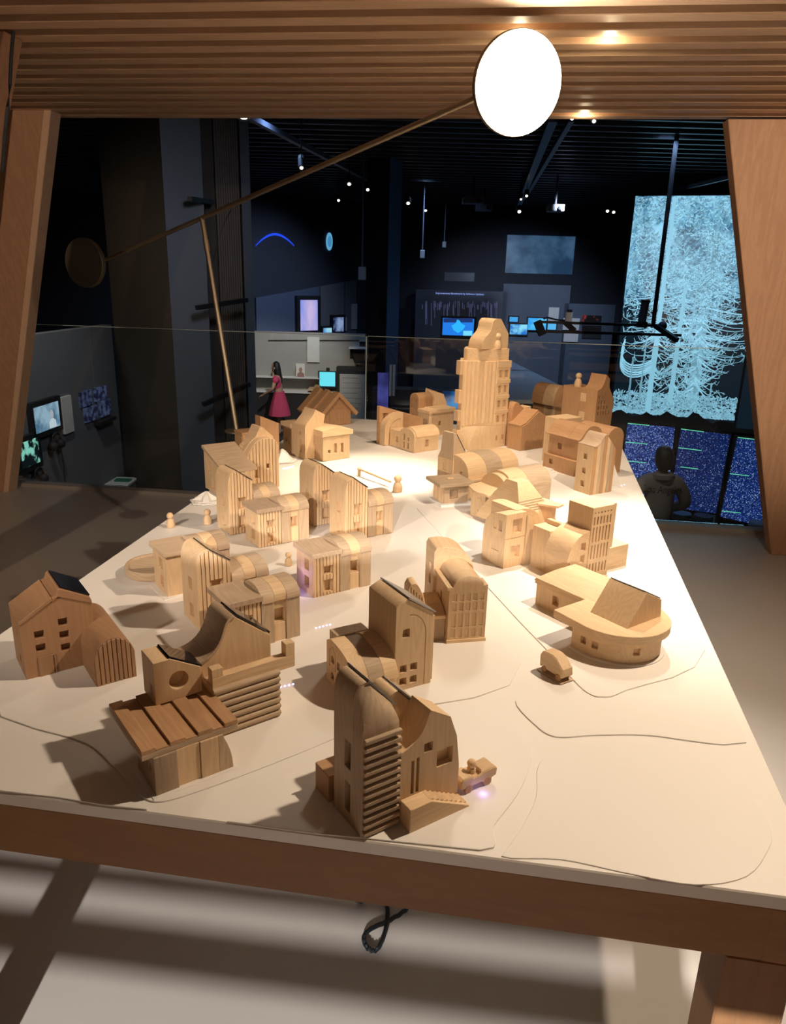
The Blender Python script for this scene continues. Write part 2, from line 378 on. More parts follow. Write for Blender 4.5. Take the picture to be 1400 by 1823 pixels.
post('edge_strip', rel((-2.90, 5.40, 0), pl), rel((-1.985, 4.70, 2.47), pl), (-.045, 0), .11, pl)
post('side_rail', rel((-3.2, 5.25, 0), pl), rel((-2.22, 4.55, 2.47), pl), (-.12, 0), .10, pl)
pn = empty('timber_post', (-2.1, 3.3, 0), 0, 'leaning plywood post with black cable at the left picture edge', 'post')
post('shaft', rel((-2.35, 3.30, 0), pn), rel((-1.52, 3.28, 2.47), pn), (-.10, 0), .12, pn)
post('shaft', rel((-2.28, 2.95, 0), pn), rel((-1.44, 2.90, 2.47), pn), (-.30, -.02), .14, pn)
c0 = [at(*q_) for q_ in ((24, 55, 2.74), (20, 100, 2.74), (18, 150, 2.74), (14, 190, 2.75), (8, 245, 2.76), (4, 305, 2.78))]
obj('cable', tube([v - pn.location for v in c0], .006), RUBBER, pn)

# glass balustrade
def glass_mat():
    m, n, l, b = new_mat('railing_glass'); n.remove(b)
    out = n['Material Output']; tr = n.new('ShaderNodeBsdfTransparent'); gl = n.new('ShaderNodeBsdfGlossy'); mx = n.new('ShaderNodeMixShader')
    tr.inputs[0].default_value = (.93, .96, .95, 1); gl.inputs['Roughness'].default_value = .0
    fr = n.new('ShaderNodeFresnel'); fr.inputs[0].default_value = 1.5
    l.new(fr.outputs[0], mx.inputs[0]); l.new(tr.outputs[0], mx.inputs[1]); l.new(gl.outputs[0], mx.inputs[2]); l.new(mx.outputs[0], out.inputs[0])
    return m
GL = glass_mat(); GEDGE = plain('glass_edge', (.55, .66, .62), .2)
gr_ = empty('glass_railing', (-.2, 5.1, 0), 0, 'frameless glass balustrade behind the table', 'railing')
def kl(x): return 5.83 - (x + 5.0) * .129 + .03
for x0, x1 in ((-3.1, -.225), (-.205, 3.0)):
    A, B = Vector((x0, kl(x0), .63)), Vector((x1, kl(x1), .63))
    obj('pane', [[Vector(p) - gr_.location for p in bar(A, B, .012, 1.19)[0]], bar(A, B, .012, 1.19)[1]], GL, gr_)
    obj('top_edge', [[Vector(p) - gr_.location for p in bar(A + Vector((0, 0, .597)), B + Vector((0, 0, .597)), .012, .004)[0]], bar(A, B, 1, 1)[1]], GEDGE, gr_)
A = Vector((-.215, kl(-.215), .63)); obj('joint', [[Vector(p) - gr_.location for p in box(A.x - .004, A.x + .004, A.y - .012, A.y + .012, .04, 1.226)[0]], box(0, 1, 0, 1, 0, 1)[1]], GEDGE, gr_)

# ------------------------------------------------------------------ balance lamp
LAMPE = emit('lamp_disc_light', (1.0, .90, .74), 34.0)
lamp = empty('balance_lamp', (-.86, 3.62, ZT), 0, 'brass balance-arm lamp with glowing disc and round counterweight', 'lamp')
LP = at(925, 150, 2.86); RP = at(856, 172, 2.86); 
PV = at(360, 388, 3.86); dirv = (PV - RP); CW = RP + dirv * 1.57
def rl(p): return Vector(p) - lamp.location
obj('arm', tube([rl(RP), rl(CW)], .011, 12), BRASS, lamp)
ft = Vector((-.80, 3.68, ZT))
obj('stem', tube([rl(ft), rl(PV)], .012, 12), BRASS, lamp)
obj('collar', tube([rl(PV + (ft - PV) * .1), rl(PV + (ft - PV) * .15)], .0145, 12), BRASS, lamp)
obj('foot', [[v + rl(ft) for v in map(Vector, revolve([(.001, 0), (.06, 0), (.06, .008), (.001, .012)], 24)[0])], revolve([(.001, 0), (.06, 0), (.06, .008), (.001, .012)], 24)[1]], BRASS, lamp)
def disc(c, nrm, r, th, n=40):
    R = Vector(nrm).normalized().to_track_quat('Z', 'Y').to_matrix().to_4x4()
    g = revolve([(.0005, -th), (r * .96, -th), (r, -th * .8), (r, 0), (.0005, 0)], n)
    return [Vector(c) + (R @ Vector(v)) for v in g[0]], g[1]
vw = (EYEV - LP).normalized(); nl = (Matrix.Rotation(radians(26), 4, 'Z') @ vw)
obj('lamp_shell', disc(rl(LP) - nl * .004, nl, .163, .028), BRASS, lamp, .001)
dm = revolve([(.0005, .020), (.06, .018), (.11, .012), (.15, .004), (.160, -.003), (.0005, -.003)], 48)
Rm = nl.to_track_quat('Z', 'Y').to_matrix().to_4x4()
obj('glowing_disc', ([rl(LP) + Rm @ Vector(v) for v in dm[0]], dm[1]), LAMPE, lamp)
cwv = (EYEV - CW).normalized(); nc = Matrix.Rotation(radians(-42), 4, 'Z') @ cwv
C2 = at(152, 468, 4.47)
obj('counterweight', disc(rl(C2) + nc * .015, nc, .136, .035), BRASS, lamp, .001)
obj('wire', tube([rl(at(412, 372, 4.0)), rl(at(398, 400, 3.95)), rl(at(385, 440, 3.92)), rl(at(374, 490, 3.9))], .0022), RUBBER, lamp)

# small lamps hung between the roof slats
for px, py in ((925, 42), (1085, 57), (1040, 196)):
    p_ = on_z(px, py, 2.50); l_ = bpy.data.lights.new('slat_lamp', 'POINT'); l_.energy = 1.1; l_.color = (1.0, .80, .52); l_.shadow_soft_size = .02
    o = bpy.data.objects.new('slat_lamp', l_); COL.objects.link(o); o.location = p_ + Vector((0, -.02, -.05))

# unseen bars added behind the viewer to stripe floor light and shade the apron
scr = empty('trim_shade_bars', (0, -.12, 0)); scr['kind'] = 'structure'
for z0, z1 in ((1.02, 1.46), (.685, .728), (.765, .785), (.50, .60), (.36, .46)):
    obj('roof_and_shade_beam', bar(Vector((0, 0, (z0 + z1) / 2)) + E1 * -3, Vector((0, 0, (z0 + z1) / 2)) + E1 * 3, .03, z1 - z0), BEAMW, scr, .003)
for x_ in (-2.9, 2.9): obj('shade_bar_post', box(x_ - .04, x_ + .04, -.04 + x_ * -.114, .04 + x_ * -.114, 0, 1.46), POSTW, scr, .003)
# ------------------------------------------------------------------ model buildings
def barrel_annex(t, x0, D, h=9.7, top=13.0, w=(2.9, 2.9, 3.2), mats=None):
    """three laminated blocks under a round roof, the middle one set back with a window"""
    mats = mats or (LARCH, PINE, LARCH)
    x = x0
    for k, ww in enumerate(w):
        yf = (0, .55, 0)[k]; x1 = x + ww
        roof = [(-.35 if k != 1 else -.1, h), (-.35 if k != 1 else -.1, h + .7)] + arc(D / 2, h + .7, D / 2 + .2, top - h - .7, 165, 15, 16) + [(D, h)]
        t.part('roof_block', prx(roof, x, x1), (LARCH_X, PINE_X, LARCH_X)[k])
        cuts = [win('y', x + ww / 2, 4.6, ww - .55, 3.0, yf, 1.5)] if k == 1 else []
        t.part('wall_block', box(x, x1, yf, D, 0, h), mats[k], cuts)
        if k == 1: t.part('panel', box(x + .1, x1 - .1, .3, .55, 0, 4.4), PINE)
        x = x1
    return x

def row_flat(label, x, y, ang, h=10.6, D=9.4, slats=True, base=False, wall=None, annex=True):
    """row house with a flat slab roof, battened front and a barrel-roofed annex"""
    t = Toy('toy_row_house', label, x, y, ang, 'flat-topped row houses with a barrel annex')
    W = 7.3
    cuts = [win('x', D * .42, 6.3, 2.5, 2.8), win('x', D * .42, 1.6, 2.5, 3.0)]
    yb = .55 if slats else 0.0
    if slats:
        cuts += [win('y', 4.1, 5.6, 2.0, 2.2, yb, 1.2), win('y', 4.1, .9, 2.0, 3.2, yb, 1.2)]
    t.part('wall', box(0, W, yb, D, 0, h), wall or PINE, cuts)
    if slats:
        t.part('corner_board', box(0, .7, 0, yb, 0, h), PINE)
        xs = [.9 + .92 * k for k in range(7)]
        for x0 in xs:
            if 3.0 < x0 + .36 < 5.2:
                for a, b in ((0, .9), (4.15, 5.6), (7.8, h)):
                    t.part('slat', box(x0, x0 + .74, .05, yb, a, b), PINE, bevel=.09)
            else:
                t.part('slat', box(x0, x0 + .74, .05, yb, 0, h), PINE, bevel=.09)
    t.part('roof_slab', prx([(-.7, h), (D + .4, h), (D + .4, h + 1.25), (-.7, h + 1.15)], -.75, W + .2), LARCH_X if not slats else LARCH_Y)
    if annex: barrel_annex(t, W + .02, D)
    if base:
        t.part('base_plate', box(-1.4, 9, -1.4, D + .4, -.02, .28), WHITE)
    return t

def tall_profile(h, W):
    return [(0, 0), (0, h - 5.0)] + bez((0, h - 5.0), (0, h - 1.6), (.9, h), (2.7, h), 9)[1:] + [(3.2, h - .1), (W, h - 3.6), (W, 0)]
def prof_z(prof, x):
    for a, b in zip(prof, prof[1:]):
        if a[0] <= x <= b[0] and b[0] > a[0]: return a[1] + (b[1] - a[1]) * (x - a[0]) / (b[0] - a[0])
    return prof[-2][1]
def row_tall(label, x, y, ang, h=19.2, D=9.6, W=8.0, annex=True, wood_front=None):
    """tall row house: wall that bends over into the roof, battened front, solar panel on the slope, barrel annex"""
    t = Toy('toy_tower_house', label, x, y, ang, 'tall row houses with a bent wall and a solar slope')
    P = tall_profile(h, W); m = wood_front or PINE
    cuts = [win('x', D * .46, 8.2, 2.3, 3.1), win('x', D * .46, 1.8, 2.3, 3.1),
            win('y', 4.6, 7.6, 2.2, 3.6, .6, 1.2), win('y', 4.6, 1.9, 2.2, 3.6, .6, 1.2)]
    t.part('wall', pry(P, .6, D), m, cuts)
    lip = [p for p in P if p[0] <= 1.0] + [(1.0, prof_z(P, 1.0)), (1.0, 0)]
    t.part('bent_edge', pry([p for p in lip], 0, .6), PINE)
    n = 7; pw = (W - 1.15) / n
    for k in range(n):
        a = 1.15 + k * pw; b = a + pw - .2
        za, zb = prof_z(P, a) - .25, prof_z(P, b) - .25
        if 3.3 < (a + b) / 2 < 5.9:
            for lo, hi in ((0, 1.9), (5.5, 7.6), (11.2, None)):
                t.part('slat', pry([(a, lo), (b, lo), (b, hi or zb), (a, hi or za)], .05, .6), m, bevel=.09)
        else:
            t.part('slat', pry([(a, 0), (b, 0), (b, zb), (a, za)], .05, .6), m, bevel=.09)
    s = -3.5 / (W - 3.2)
    def up(x_, o): return prof_z(P, x_) + o
    t.part('solar_panel', pry([(3.1, up(3.25, .05)), (W - .05, up(W - .05, .05)), (W - .05, up(W - .05, .32)), (3.1, up(3.25, .32))], .2, D - .4), PVGLASS, bevel=.03)
    if annex: barrel_annex(t, W + .02, D, h=9.8, top=13.2)
    return t

row_flat('flat-roofed row house in the nearest of the left rows, right behind the swoop-roofed house', -.330, 1.372, 35)
row_flat('flat-roofed row house with plain shaded front, beside the round tray', -.541, 1.648, 36, slats=False, base=True)
row_flat('flat-roofed row house with purple light on its narrow left wall', -.188, 1.666, 34)
row_flat('flat-roofed pale row house standing behind the two purple-grey barrel roofs', -.385, 2.010, 35)
row_tall('tall bent-wall row house with dark mirror slope, left of the nearest flat-roofed row house', -.420, 1.478, 36, h=18.4)
row_tall('tall bent-wall row house at the left table edge behind the pale flat-roofed one', -.492, 2.115, 36, h=19.6)
row_tall('tall bent-wall row house, right one of the middle pair, pale lit left wall', -.141, 2.083, 34)
row_tall('tall bent-wall row house, left one of the middle pair, brown shaded wall', -.249, 2.219, 35, h=19.8)

# --- gable house with ribbed barrel at the left table edge
t = Toy('toy_gable_house', 'brown gable house with ribbed barrel annex at the left front table edge', -.693, 1.249, 36)
P = [(0, 0), (0, 12), (6.0, 15.6), (6.3, 15.6), (6.9, 15.9), (7.3, 17.0), (7.6, 17.4), (12.8, 14.5), (13.2, 13), (13.2, 0)]
cuts = [win('y', 3.2, 8.1, 1.7, 1.5, .25), win('y', 3.2, 5.3, 1.7, 1.5, .25), win('y', 7.6, 9.6, 1.7, 1.5, .25), win('y', 7.6, 6.9, 1.7, 1.5, .25), win('y', 7.6, 4.2, 1.7, 1.5, .25),
        win('x', 5.2, 7.2, 1.6, 1.8), win('x', 4.2, 2.0, 1.6, 1.8)]
t.part('wall', pry([(p[0], p[1] - (.0 if p[1] == 0 else .5)) for p in P], .25, 10.7), CHERRY_SHADED, cuts)
roofL = [(-.05, 11.5), (6.0, 15.1), (6.25, 15.1), (6.1, 15.9), (5.9, 15.9), (-.05, 12.3)]
t.part('roof_slope', pry(roofL, 0, 10.7), CHERRY_SHADED_Y)
t.part('roof_slope', pry([(6.2, 15.0), (7.2, 15.8), (12.9, 13.2), (13.2, 12.8), (13.2, 13.6), (12.9, 14.5), (7.7, 17.4), (7.3, 17.2), (6.9, 16.1), (6.2, 15.8)], 0, 10.7), CHERRY_SHADED_Y)
t.part('solar_panel', pry([(7.75, 17.42), (12.9, 14.55), (13.05, 14.8), (7.9, 17.7)], .4, 10.2), PVGLASS, bevel=.03)
t.part('door', pry([(2.4, 0), (5.6, 0), (5.6, 4.2), (2.4, 4.2)], .02, .25), CHERRY_SHADED, cuts=[(box(5.1, 5.3, -.5, .6, .3, 4.0), None)])
cx, r = 14.2, 3.8
B = [(cx - r, 0), (cx - r, 4.6)] + arc(cx, 4.9, r, 4.3, 176, 4, 22) + [(cx + r, 4.6), (cx + r, 0)]
t.part('barrel', pry(B, -9.2, 9.5), CHERRY_SHADED_Y)
for k in range(9):
    a = cx - r + .15 + k * .835; b = a + .7
    f = lambda x_: 4.9 + 4.3 * sqrt(max(0, 1 - ((x_ - cx) / r) ** 2)) - .1
    pts = [(a, 0), (b, 0)] + [(b + (a - b) * i / 4, f(b + (a - b) * i / 4)) for i in range(5)]
    t.part('rib', pry(pts, -9.7, -9.2), CHERRY_SHADED, bevel=.16)

# --- canopy house with round window and swoop roof (front left)
t = Toy('toy_canopy_house', 'house with plank canopy, round window, log wall and swooping solar roof, nearest on the left', -.344, .929, 37)
t.part('wall', box(0, 3.6, 0, 8.3, 0, 6.7), LARCH, [win('x', 2.0, 3.6, 1.1, 1.4)])
t.part('wall', box(3.6, 7.2, .25, 8.3, 0, 6.7), PINE)
t.part('wall', box(7.25, 10.2, 0, 8.3, 0, 6.7), PINE)
t.part('wall', pry([(10.2, 0), (12.5, 0)] + bez((12.5, 0.01), (12.5, 2.5), (11.9, 4.5), (10.9, 6.7), 8)[1:] + [(10.2, 6.7)], 0, 8.3), LARCH)
t.part('base_plate', box(-.7, 13, -.7, 8.5, -.02, .22), WHITE)
xs = [-1.6, .55, 2.7, 5.2, 7.1, 9.5, 11.4, 13.7]
t.part('canopy', pry([(-1.6, 6.7), (13.7, 6.7), (13.7, 7.6), (-1.6, 7.6)], .3, 16), LARCH_X)
for k in range(7):
    t.part('plank', box(xs[k] + .02, xs[k + 1] - .02, .3 if k % 2 == 0 else .34, 16, 7.6, 8.35 if k % 2 == 0 else 7.95), CHERRY_Y)
U = [(4.5, 8.3), (12.4, 8.3), (12.4, 12.9), (7.3, 15.9), (4.5, 15.9)]
rim = [(8.5 + 1.6 * cos(2 * pi * k / 24), 11.7 + 1.6 * sin(2 * pi * k / 24)) for k in range(24)]
t.part('upper_house', pry(U, 11.2, 16.8), PINE, [hole('y', rim, 11.2, 2.0), win('x', 12.9, 9.4, 1.3, 2.0, 4.5)])
t.part('solar_panel', pry([(7.1, 16.0), (12.5, 12.85), (12.7, 13.1), (7.3, 16.3)], 11.4, 16.6), PVGLASS, bevel=.03)
S = [(13.3, 0), (13.3, 9.4), (25.5, 9.4), (25.5, 0)]
t.part('wall', pry(S, 9.4, 19), PINE)
for k in range(7):
    z0 = .1 + k * 1.33
    t.part('log', prx([(8.75, z0), (8.75, z0 + .3), (8.3, z0 + .75), (8.45, z0 + 1.2), (8.9, z0 + 1.3), (9.4, z0 + 1.3), (9.4, z0)], 13.2, 25.7), LARCH_X, bevel=.12)
sw = bez((10.5, 12.4), (15.0, 12.4), (16.5, 14.5), (17.6, 18.0), 10) + bez((17.6, 18.0), (18.0, 19.2), (18.6, 19.6), (19.4, 19.6), 6)[1:] + [(26.0, 14.3), (26.0, 9.4), (13.3, 9.4), (13.0, 11.2), (10.5, 11.6)]
t.part('swoop_roof', pry(sw, 12.6, 19.5), PINE)
lip = bez((10.5, 12.3), (15.0, 12.3), (16.5, 14.4), (17.6, 17.9), 10) + bez((17.6, 17.9), (18.0, 19.1), (18.6, 19.5), (19.4, 19.5), 6)[1:] + [(19.2, 20.0)] + bez((19.2, 20.0), (18.2, 20.0), (17.6, 19.4), (17.2, 18.2), 6)[1:] + bez((17.2, 18.2), (16.2, 14.9), (14.7, 12.9), (10.5, 12.9), 10)[1:]
t.part('roof_skin', pry(lip, 12.3, 19.7), LARCH_Y)
t.part('solar_panel', pry([(19.6, 19.7), (25.9, 14.6), (26.1, 14.9), (19.8, 20.0)], 12.8, 19), PVGLASS, bevel=.03)
t.part('deck', box(13.3, 27, 9.4, 13, 9.4, 10.0), LARCH_X)
t.part('balcony_rail', box(13.4, 29.0, 9.2, 10.9, 8.8, 11.2), PINE_X)
t.part('parapet', box(13.4, 15.4, 9.2, 10.9, 11.2, 12.8), PINE)
t.part('parapet', box(27.2, 29.0, 9.2, 10.9, 11.2, 13.6), PINE)

# --- slatted tower with stair house (front centre)
t = Toy('toy_tower', 'tall tower of horizontal slats joined to a stair house, nearest the front table edge', -.030, .850, 34)
P = [(0, 0), (0, 19.0)] + bez((0, 19.0), (0, 22.0), (.8, 23.0), (2.0, 23.0), 8)[1:] + [(2.5, 22.8), (6.2, 18.6), (6.2, 0)]
t.part('wall', pry(P, 3.0, 8.4), LARCH, [win('x', 4.5, 9.2, 1.7, 4.4), win('x', 4.5, 2.0, 1.7, 4.8)])
P0 = [(0, 0), (0, 15.2), (.8, 16.2), (2.0, 16.6), (4.6, 16.6), (6.0, 16.6), (6.0, 0)]
def lerp_prof(A, B, s): return [(a[0] + (b[0] - a[0]) * s, a[1] + (b[1] - a[1]) * s) for a, b in zip(A, B)]
PA = [(0, 0), (0, 16.0), (.3, 16.4), (1.5, 16.6), (3, 16.6), (4.5, 16.6), (6.0, 16.6), (6.0, 0)]
PB = [(0, 0), (0, 19.0), (.35, 21.8), (1.2, 22.8), (2.5, 22.8), (4.2, 20.9), (6.0, 18.8), (6.0, 0)]
rings = []
for k in range(9):
    s = k / 8; yy = .55 + 2.6 * (1 - cos(s * pi / 2))**.8 if s else .55
    q = lerp_prof(PA, PB, s**.75); rings.append([(p[0], yy + .001 * k, p[1]) for p in q])
t.part('wall', loft(rings), LARCH)
for k in range(13):
    z0 = .3 + k * 1.25
    t.part('slat', box(.15, 6.15, -.1, .56, z0, z0 + .72), LARCH_X, bevel=.12)
t.part('solar_panel', pry([(2.2, 23.1), (6.8, 17.9), (7.0, 18.1), (2.4, 23.3)], 2.8, 8.6), PVFRAME, bevel=.03)
H = [(6.2, 0), (6.2, 11.8)] + bez((6.2, 11.8), (8.6, 12.2), (10.2, 13.8), (10.8, 16.6), 10)[1:] + [(11.2, 17.1), (14.8, 14.9), (16.2, 11.2), (16.9, 6.0), (16.9, 0)]
t.part('stair_house', pry(H, .2, 5.0), PINE, [win('y', 11.0, 10.4, 1.5, 1.5, .2, 1.2), win('y', 14.1, 7.0, 2.9, 2.8, .2, 1.3), win('y', 8.35, 4.2, .5, 5.6, .2, .9, False), win('y', 9.25, 4.2, .5, 5.8, .2, .9, False)])
H2 = [(6.2, 0), (6.2, 15.0)] + bez((6.2, 15.0), (6.3, 17.4), (7.4, 18.6), (8.6, 18.6), 6)[1:] + [(14.6, 12.6), (16.2, 10.5), (16.9, 0)]
t.part('rear_house', pry(H2, 5.0, 9.6), PINE)
t.part('solar_panel', pry([(8.7, 18.65), (14.9, 12.4), (15.1, 12.6), (8.9, 18.85)], 4.8, 9.4), PVFRAME, bevel=.03)
st = [(6.3, 0), (6.3, 4.1), (10.2, 4.1)] 
for k in range(9): st += [(10.2 + k * .75, 4.1 - k * .42), (10.95 + k * .75, 4.1 - k * .42 - .05)]
st += [(17.0, .1), (17.0, 0)]
t.part('stair_base', pry([(6.3, 0), (6.3, 4.0), (10.0, 4.0), (17.2, .3), (17.2, 0)], -2.4, .2), PINE_X)
for k in range(8):
    x0 = 10.0 + k * .88; zt = 4.0 - k * .455
    t.part('step', box(x0, x0 + .8, -1.9, .2, max(0, zt - .7), zt), PINE_X)
t.part('low_block', box(-.3, 6, 9.4, 13.6, 0, 4.6), CHERRY)
t.part('rear_hump', prx([(9.6, 0), (9.6, 13.4), (14.2, 13.6), (15.0, 13.2), (14.6, 12.2), (14.0, 11.0), (14.0, 0)], 8.5, 14.5), LARCH_X)

# --- arched tower with low barrel hall
t = Toy('toy_tower', 'tower with carved arch line and low barrel hall, behind the slatted tower', .011, 1.24, 30)
P = [(0, 0), (0, 17.8), (2.4, 19.0), (8.2, 15.2), (8.2, 0)]
AR = [(6.6, .2), (6.6, 11.0)] + arc(3.1, 11.0, 3.5, 4.6, 4, 92, 10)
t.part('wall', pry(P, 0, 10.8), PINE, [win('y', 2.3, 11.2, 1.5, 1.7), win('y', 1.9, 3.9, 1.5, 1.5), win('y', 4.2, 3.9, 1.5, 1.5), win('y', 1.9, 1.2, 1.5, 1.5), win('y', 4.2, 1.2, 1.5, 1.5), groove('y', AR, .25)])
t.part('solar_panel', pry([(2.5, 19.05), (8.5, 15.1), (8.65, 15.35), (2.6, 19.35)], -.2, 10.9), PVFRAME, bevel=.03)
t.part('side_wing', box(8.2, 9.2, 1.0, 9, 0, 14.0), PINE)
hall = [(10.6, 0), (10.6, 8.6), (9.0, 9.4)] + bez((8.6, 9.5), (3.5, 9.4), (-.3, 8.6), (-1.6, 4.6), 14) + [(-1.6, 4.2), (-.9, 4.2), (-.9, 0)]
t.part('hall', prx(hall, -9.2, -6.2), PINE, [hole('x', [(8.6, 4.8), (7.2, 4.8), (7.2, 6.0), (7.9, 6.5), (8.6, 6.0)], -9.2), hole('x', [(8.6, 1.2), (7.2, 1.2), (7.2, 2.4), (7.9, 2.9), (8.6, 2.4)], -9.2), win('x', 5.4, 4.4, 1.2, 1.7, -9.2), groove('x', [(9.3, 3.6), (9.2, 7.2), (7.9, 8.2), (6.7, 7.0), (6.6, 3.6)], .2, -9.2)])
t.part('hall', prx([(p[0], p[1] - .25) if p[1] > 8 else p for p in hall], -6.2, -3.0), LARCH_X)
t.part('hall', prx(hall, -3.0, 0), PINE_X, [win('y', -1.4, .8, 1.4, 2.4, -.9)] and ())
t.part('rear_block', box(-7, 0, 10.6, 14, 0, 8.8), LARCH)

# --- barrel town hall with grid of windows
t = Toy('toy_town_hall', 'town hall with round roof and a grid of shallow windows, centre of the table', .127, 1.448, 12)
top = arc(4.0, 13.2, 3.4, 2.4, 180, 0, 18)
FP = [(-.3, 0), (-.3, 12.6), (-.2, 13.2), (.6, 13.2)] + top[1:-1] + [(7.4, 13.2), (8.3, 13.4), (8.3, 0)]
gr = []
for i in range(5):
    for j, (z0, z1) in enumerate(((1.3, 3.3), (3.8, 6.9), (7.6, 9.4), (9.9, 11.5))):
        gr.append(win('y', .95 + i * 1.52, z0, 1.0, z1 - z0, 0, .28))
t.part('front', pry(FP, 0, 4.0), PINE, gr)
t.part('barrel', pry([(-.3, 0), (-.3, 12.9), (.55, 12.9)] + arc(4.0, 12.9, 3.45, 2.7, 180, 0, 18)[1:-1] + [(8.2, 12.9), (8.3, 0)], 4.0, 11.0), PINE_Y, [win('x', 6.2, 6.6, 1.4, 3.2, -.3)])
t.part('eave', box(-.75, .5, -.1, 11, 12.5, 13.15), PINE_Y)
t.part('plinth', box(-.5, 8.5, -.25, 4, 0, .9), PINE_X)
back = [(-.9, 0), (-.9, 17.0), (-.4, 18.0), (1.5, 18.2)] + bez((1.6, 18.2), (5.5, 18.0), (8.4, 16.0), (8.6, 11.5), 12) + [(8.6, 0)]
t.part('rear_arch', pry(back, 11.0, 18.5), PINE_Y, [win('x', 14.2, 8.4, 1.8, 5.0, -.9)])
t.part('low_annex', box(-4.2, -.4, 1.6, 9, 0, 5.4), LARCH)
t.part('annex_roof', prx([(1.2, 5.4), (1.2, 6.2), (5, 7.6), (9, 8.4), (9.3, 5.4)], -4.6, -.4), PINE_X)
fan = bez((-4.2, 6.2), (-4.6, 9.4), (-5.4, 11.8), (-6.6, 12.6), 8) + [(-7.6, 12.4), (-8.2, 11.2), (-8.2, 0), (-4.2, 0)]
t.part('fan_block', pry(fan, 4.5, 8.5), PINE, [win('y', -7.6 + k * .62, 8.5, .26, 3.2 - k * .62, 4.5, .4, False) for k in range(5)])

# --- two-storey house with arch and quarter-round (right of centre)
t = Toy('toy_arch_house', 'pale house with rounded arch front, recessed panel and four square windows', .306, 1.893, 33)
A = [(0, 0), (0, 15.6), (3.0, 15.4)] + bez((3.2, 15.3), (6.2, 15.0), (8.6, 13.4), (9.2, 9.6), 10) + [(9.2, 0)]
t.part('wall', prx(A, 0, 7.2), PINE, [win('x', 2.3, 10.4, 1.5, 3.0), win('x', 4.6, 10.6, 1.4, 1.5), win('x', 4.1, 4.4, 3.4, 4.6, 0, .35), win('y', 4.1, 9.9, 3.4, 4.0), win('y', 4.0, 2.7, 3.4, 3.6), (box(.3, 7.5, -.5, .3, 8.4, 8.75), None)])
t.part('arch_layer', prx([(p[0] + .75, max(0, p[1] - .8)) for p in A[2:-1]] + [(9.95, 0), (3.75, 0)], .5, 7.0), PINE)
t.part('arch_layer', prx([(p[0] + 1.5, max(0, p[1] - 1.9)) for p in A[2:-1]] + [(10.7, 0), (4.5, 0)], 1.1, 7.0), PINE)
q = [(7.2, 0), (7.2, 14.6)] + bez((7.2, 14.6), (9.6, 14.0), (10.8, 12.2), (11.0, 9.2), 10)[1:] + [(11.0, 0)]
q2 = [(5.5, 0), (5.5, 15.6)] + bez((5.5, 15.6), (11.0, 16.4), (15.4, 13.6), (15.8, 9.0), 12)[1:] + [(15.8, 8.4), (14.6, 8.4), (14.6, 0)]
t.part('quarter_round', pry([(p[0], p[1]) for p in q], -.6, 0.3), PINE)
t.part('quarter_round', pry(q2, 2.2, 13), PINE_Y)
t.part('rear_wall', box(10.9, 14.2, -.2, 2.3, 0, 8.4), CHERRY)
t.part('ledge', box(10.4, 14.6, -.4, 2.3, 8.4, 9.0), LARCH_X)

# --- grid tower with quarter barrel
t = Toy('toy_tower', 'square tower with rows of slit windows and white lit flat top', .585, 1.878, 33)
slits = []
for i in range(6):
    x = -7.2 + i * 1.2
    for z0, z1 in ((1.6, 4.4), (5.6, 9.6), (10.4, 14.6), (15.2, 17.4)):
        slits.append(win('y', x, z0, .42, z1 - z0, -.4, .8, False))
    slits.append(hole('y', [(x + .24 * cos(a * pi / 4), 18.5 + .24 * sin(a * pi / 4)) for a in range(8)], -.4, .8, False))
t.part('tower', box(-8.2, -.1, -.4, 8.2, 0, 20.1), PINE, slits)
t.part('fin', box(-.1, 2.2, .8, 8.0, 7.2, 19.8), PINE)
t.part('low_wall', box(-.1, 10.0, 1.6, 7.2, 0, 6.6), PINE_X)
qb = [(-15.6, 6.2), (-15.6, 7.0)] + bez((-15.6, 7.0), (-14.6, 11.6), (-11.6, 13.6), (-8.2, 13.9), 12)[1:] + [(-8.2, 0), (-14.6, 0), (-14.6, 6.2)]
t.part('quarter_barrel', pry(qb, -.2, 8.4), PINE_Y, [win('y', -10.2, 8.6, 1.7, 2.2, -.2), win('y', -10.2, 5.2, 1.7, 2.2, -.2)])
t.part('side_slab', box(-14, -8.4, 8.4, 15, 0, 12.0), PINE)
t.part('side_slab', box(-9.4, -8.2, 7.6, 14.6, 0, 13.2), PINE_Y)

t = Toy('toy_oval_house', 'oval house with a gable block on its round roof and a long low wing', .495, 1.465, -54)
def stadium(x0, r, n=20, cx=0.0):
    return [(x0, -r)] + [(cx + r * cos(radians(-90 + 180 * k / n)), r * sin(radians(-90 + 180 * k / n))) for k in range(n + 1)] + [(x0, r)]
def radial_win(th, r, z, w_, h):
    T = Matrix.Rotation(radians(th), 4, 'Z')
    return xf(box(r - 1.0, r + 1, -w_ / 2, w_ / 2, z, z + h), T), xf(box(r - 1.0, r - .8, -w_ * .48, w_ * .48, z + .03, z + h - .03), T)
t.part('wall', prz(stadium(-4.5, 9.4), .4, 5.4), PINE_X, [radial_win(-98, 9.4, 2.3, 1.4, 1.5), radial_win(-80, 9.4, 2.3, 1.4, 1.5), radial_win(-26, 9.4, 2.3, 1.5, 1.5), radial_win(28, 9.4, 2.5, 1.4, 1.5)])
t.part('base_plate', prz(stadium(-4.6, 10.3), -.02, .42), WHITE)
t.part('round_roof', prz([(-9.4, -10.2)] + stadium(-4.5, 10.8)[1:-1] + [(-9.4, 10.8)], 5.4, 7.2), PINE_X)
G = [(-4.4, 7.2), (1.0, 14.0), (6.6, 11.2), (7.2, 7.2)]
t.part('gable_block', prx(G, -4.2, 5.5), PINE)
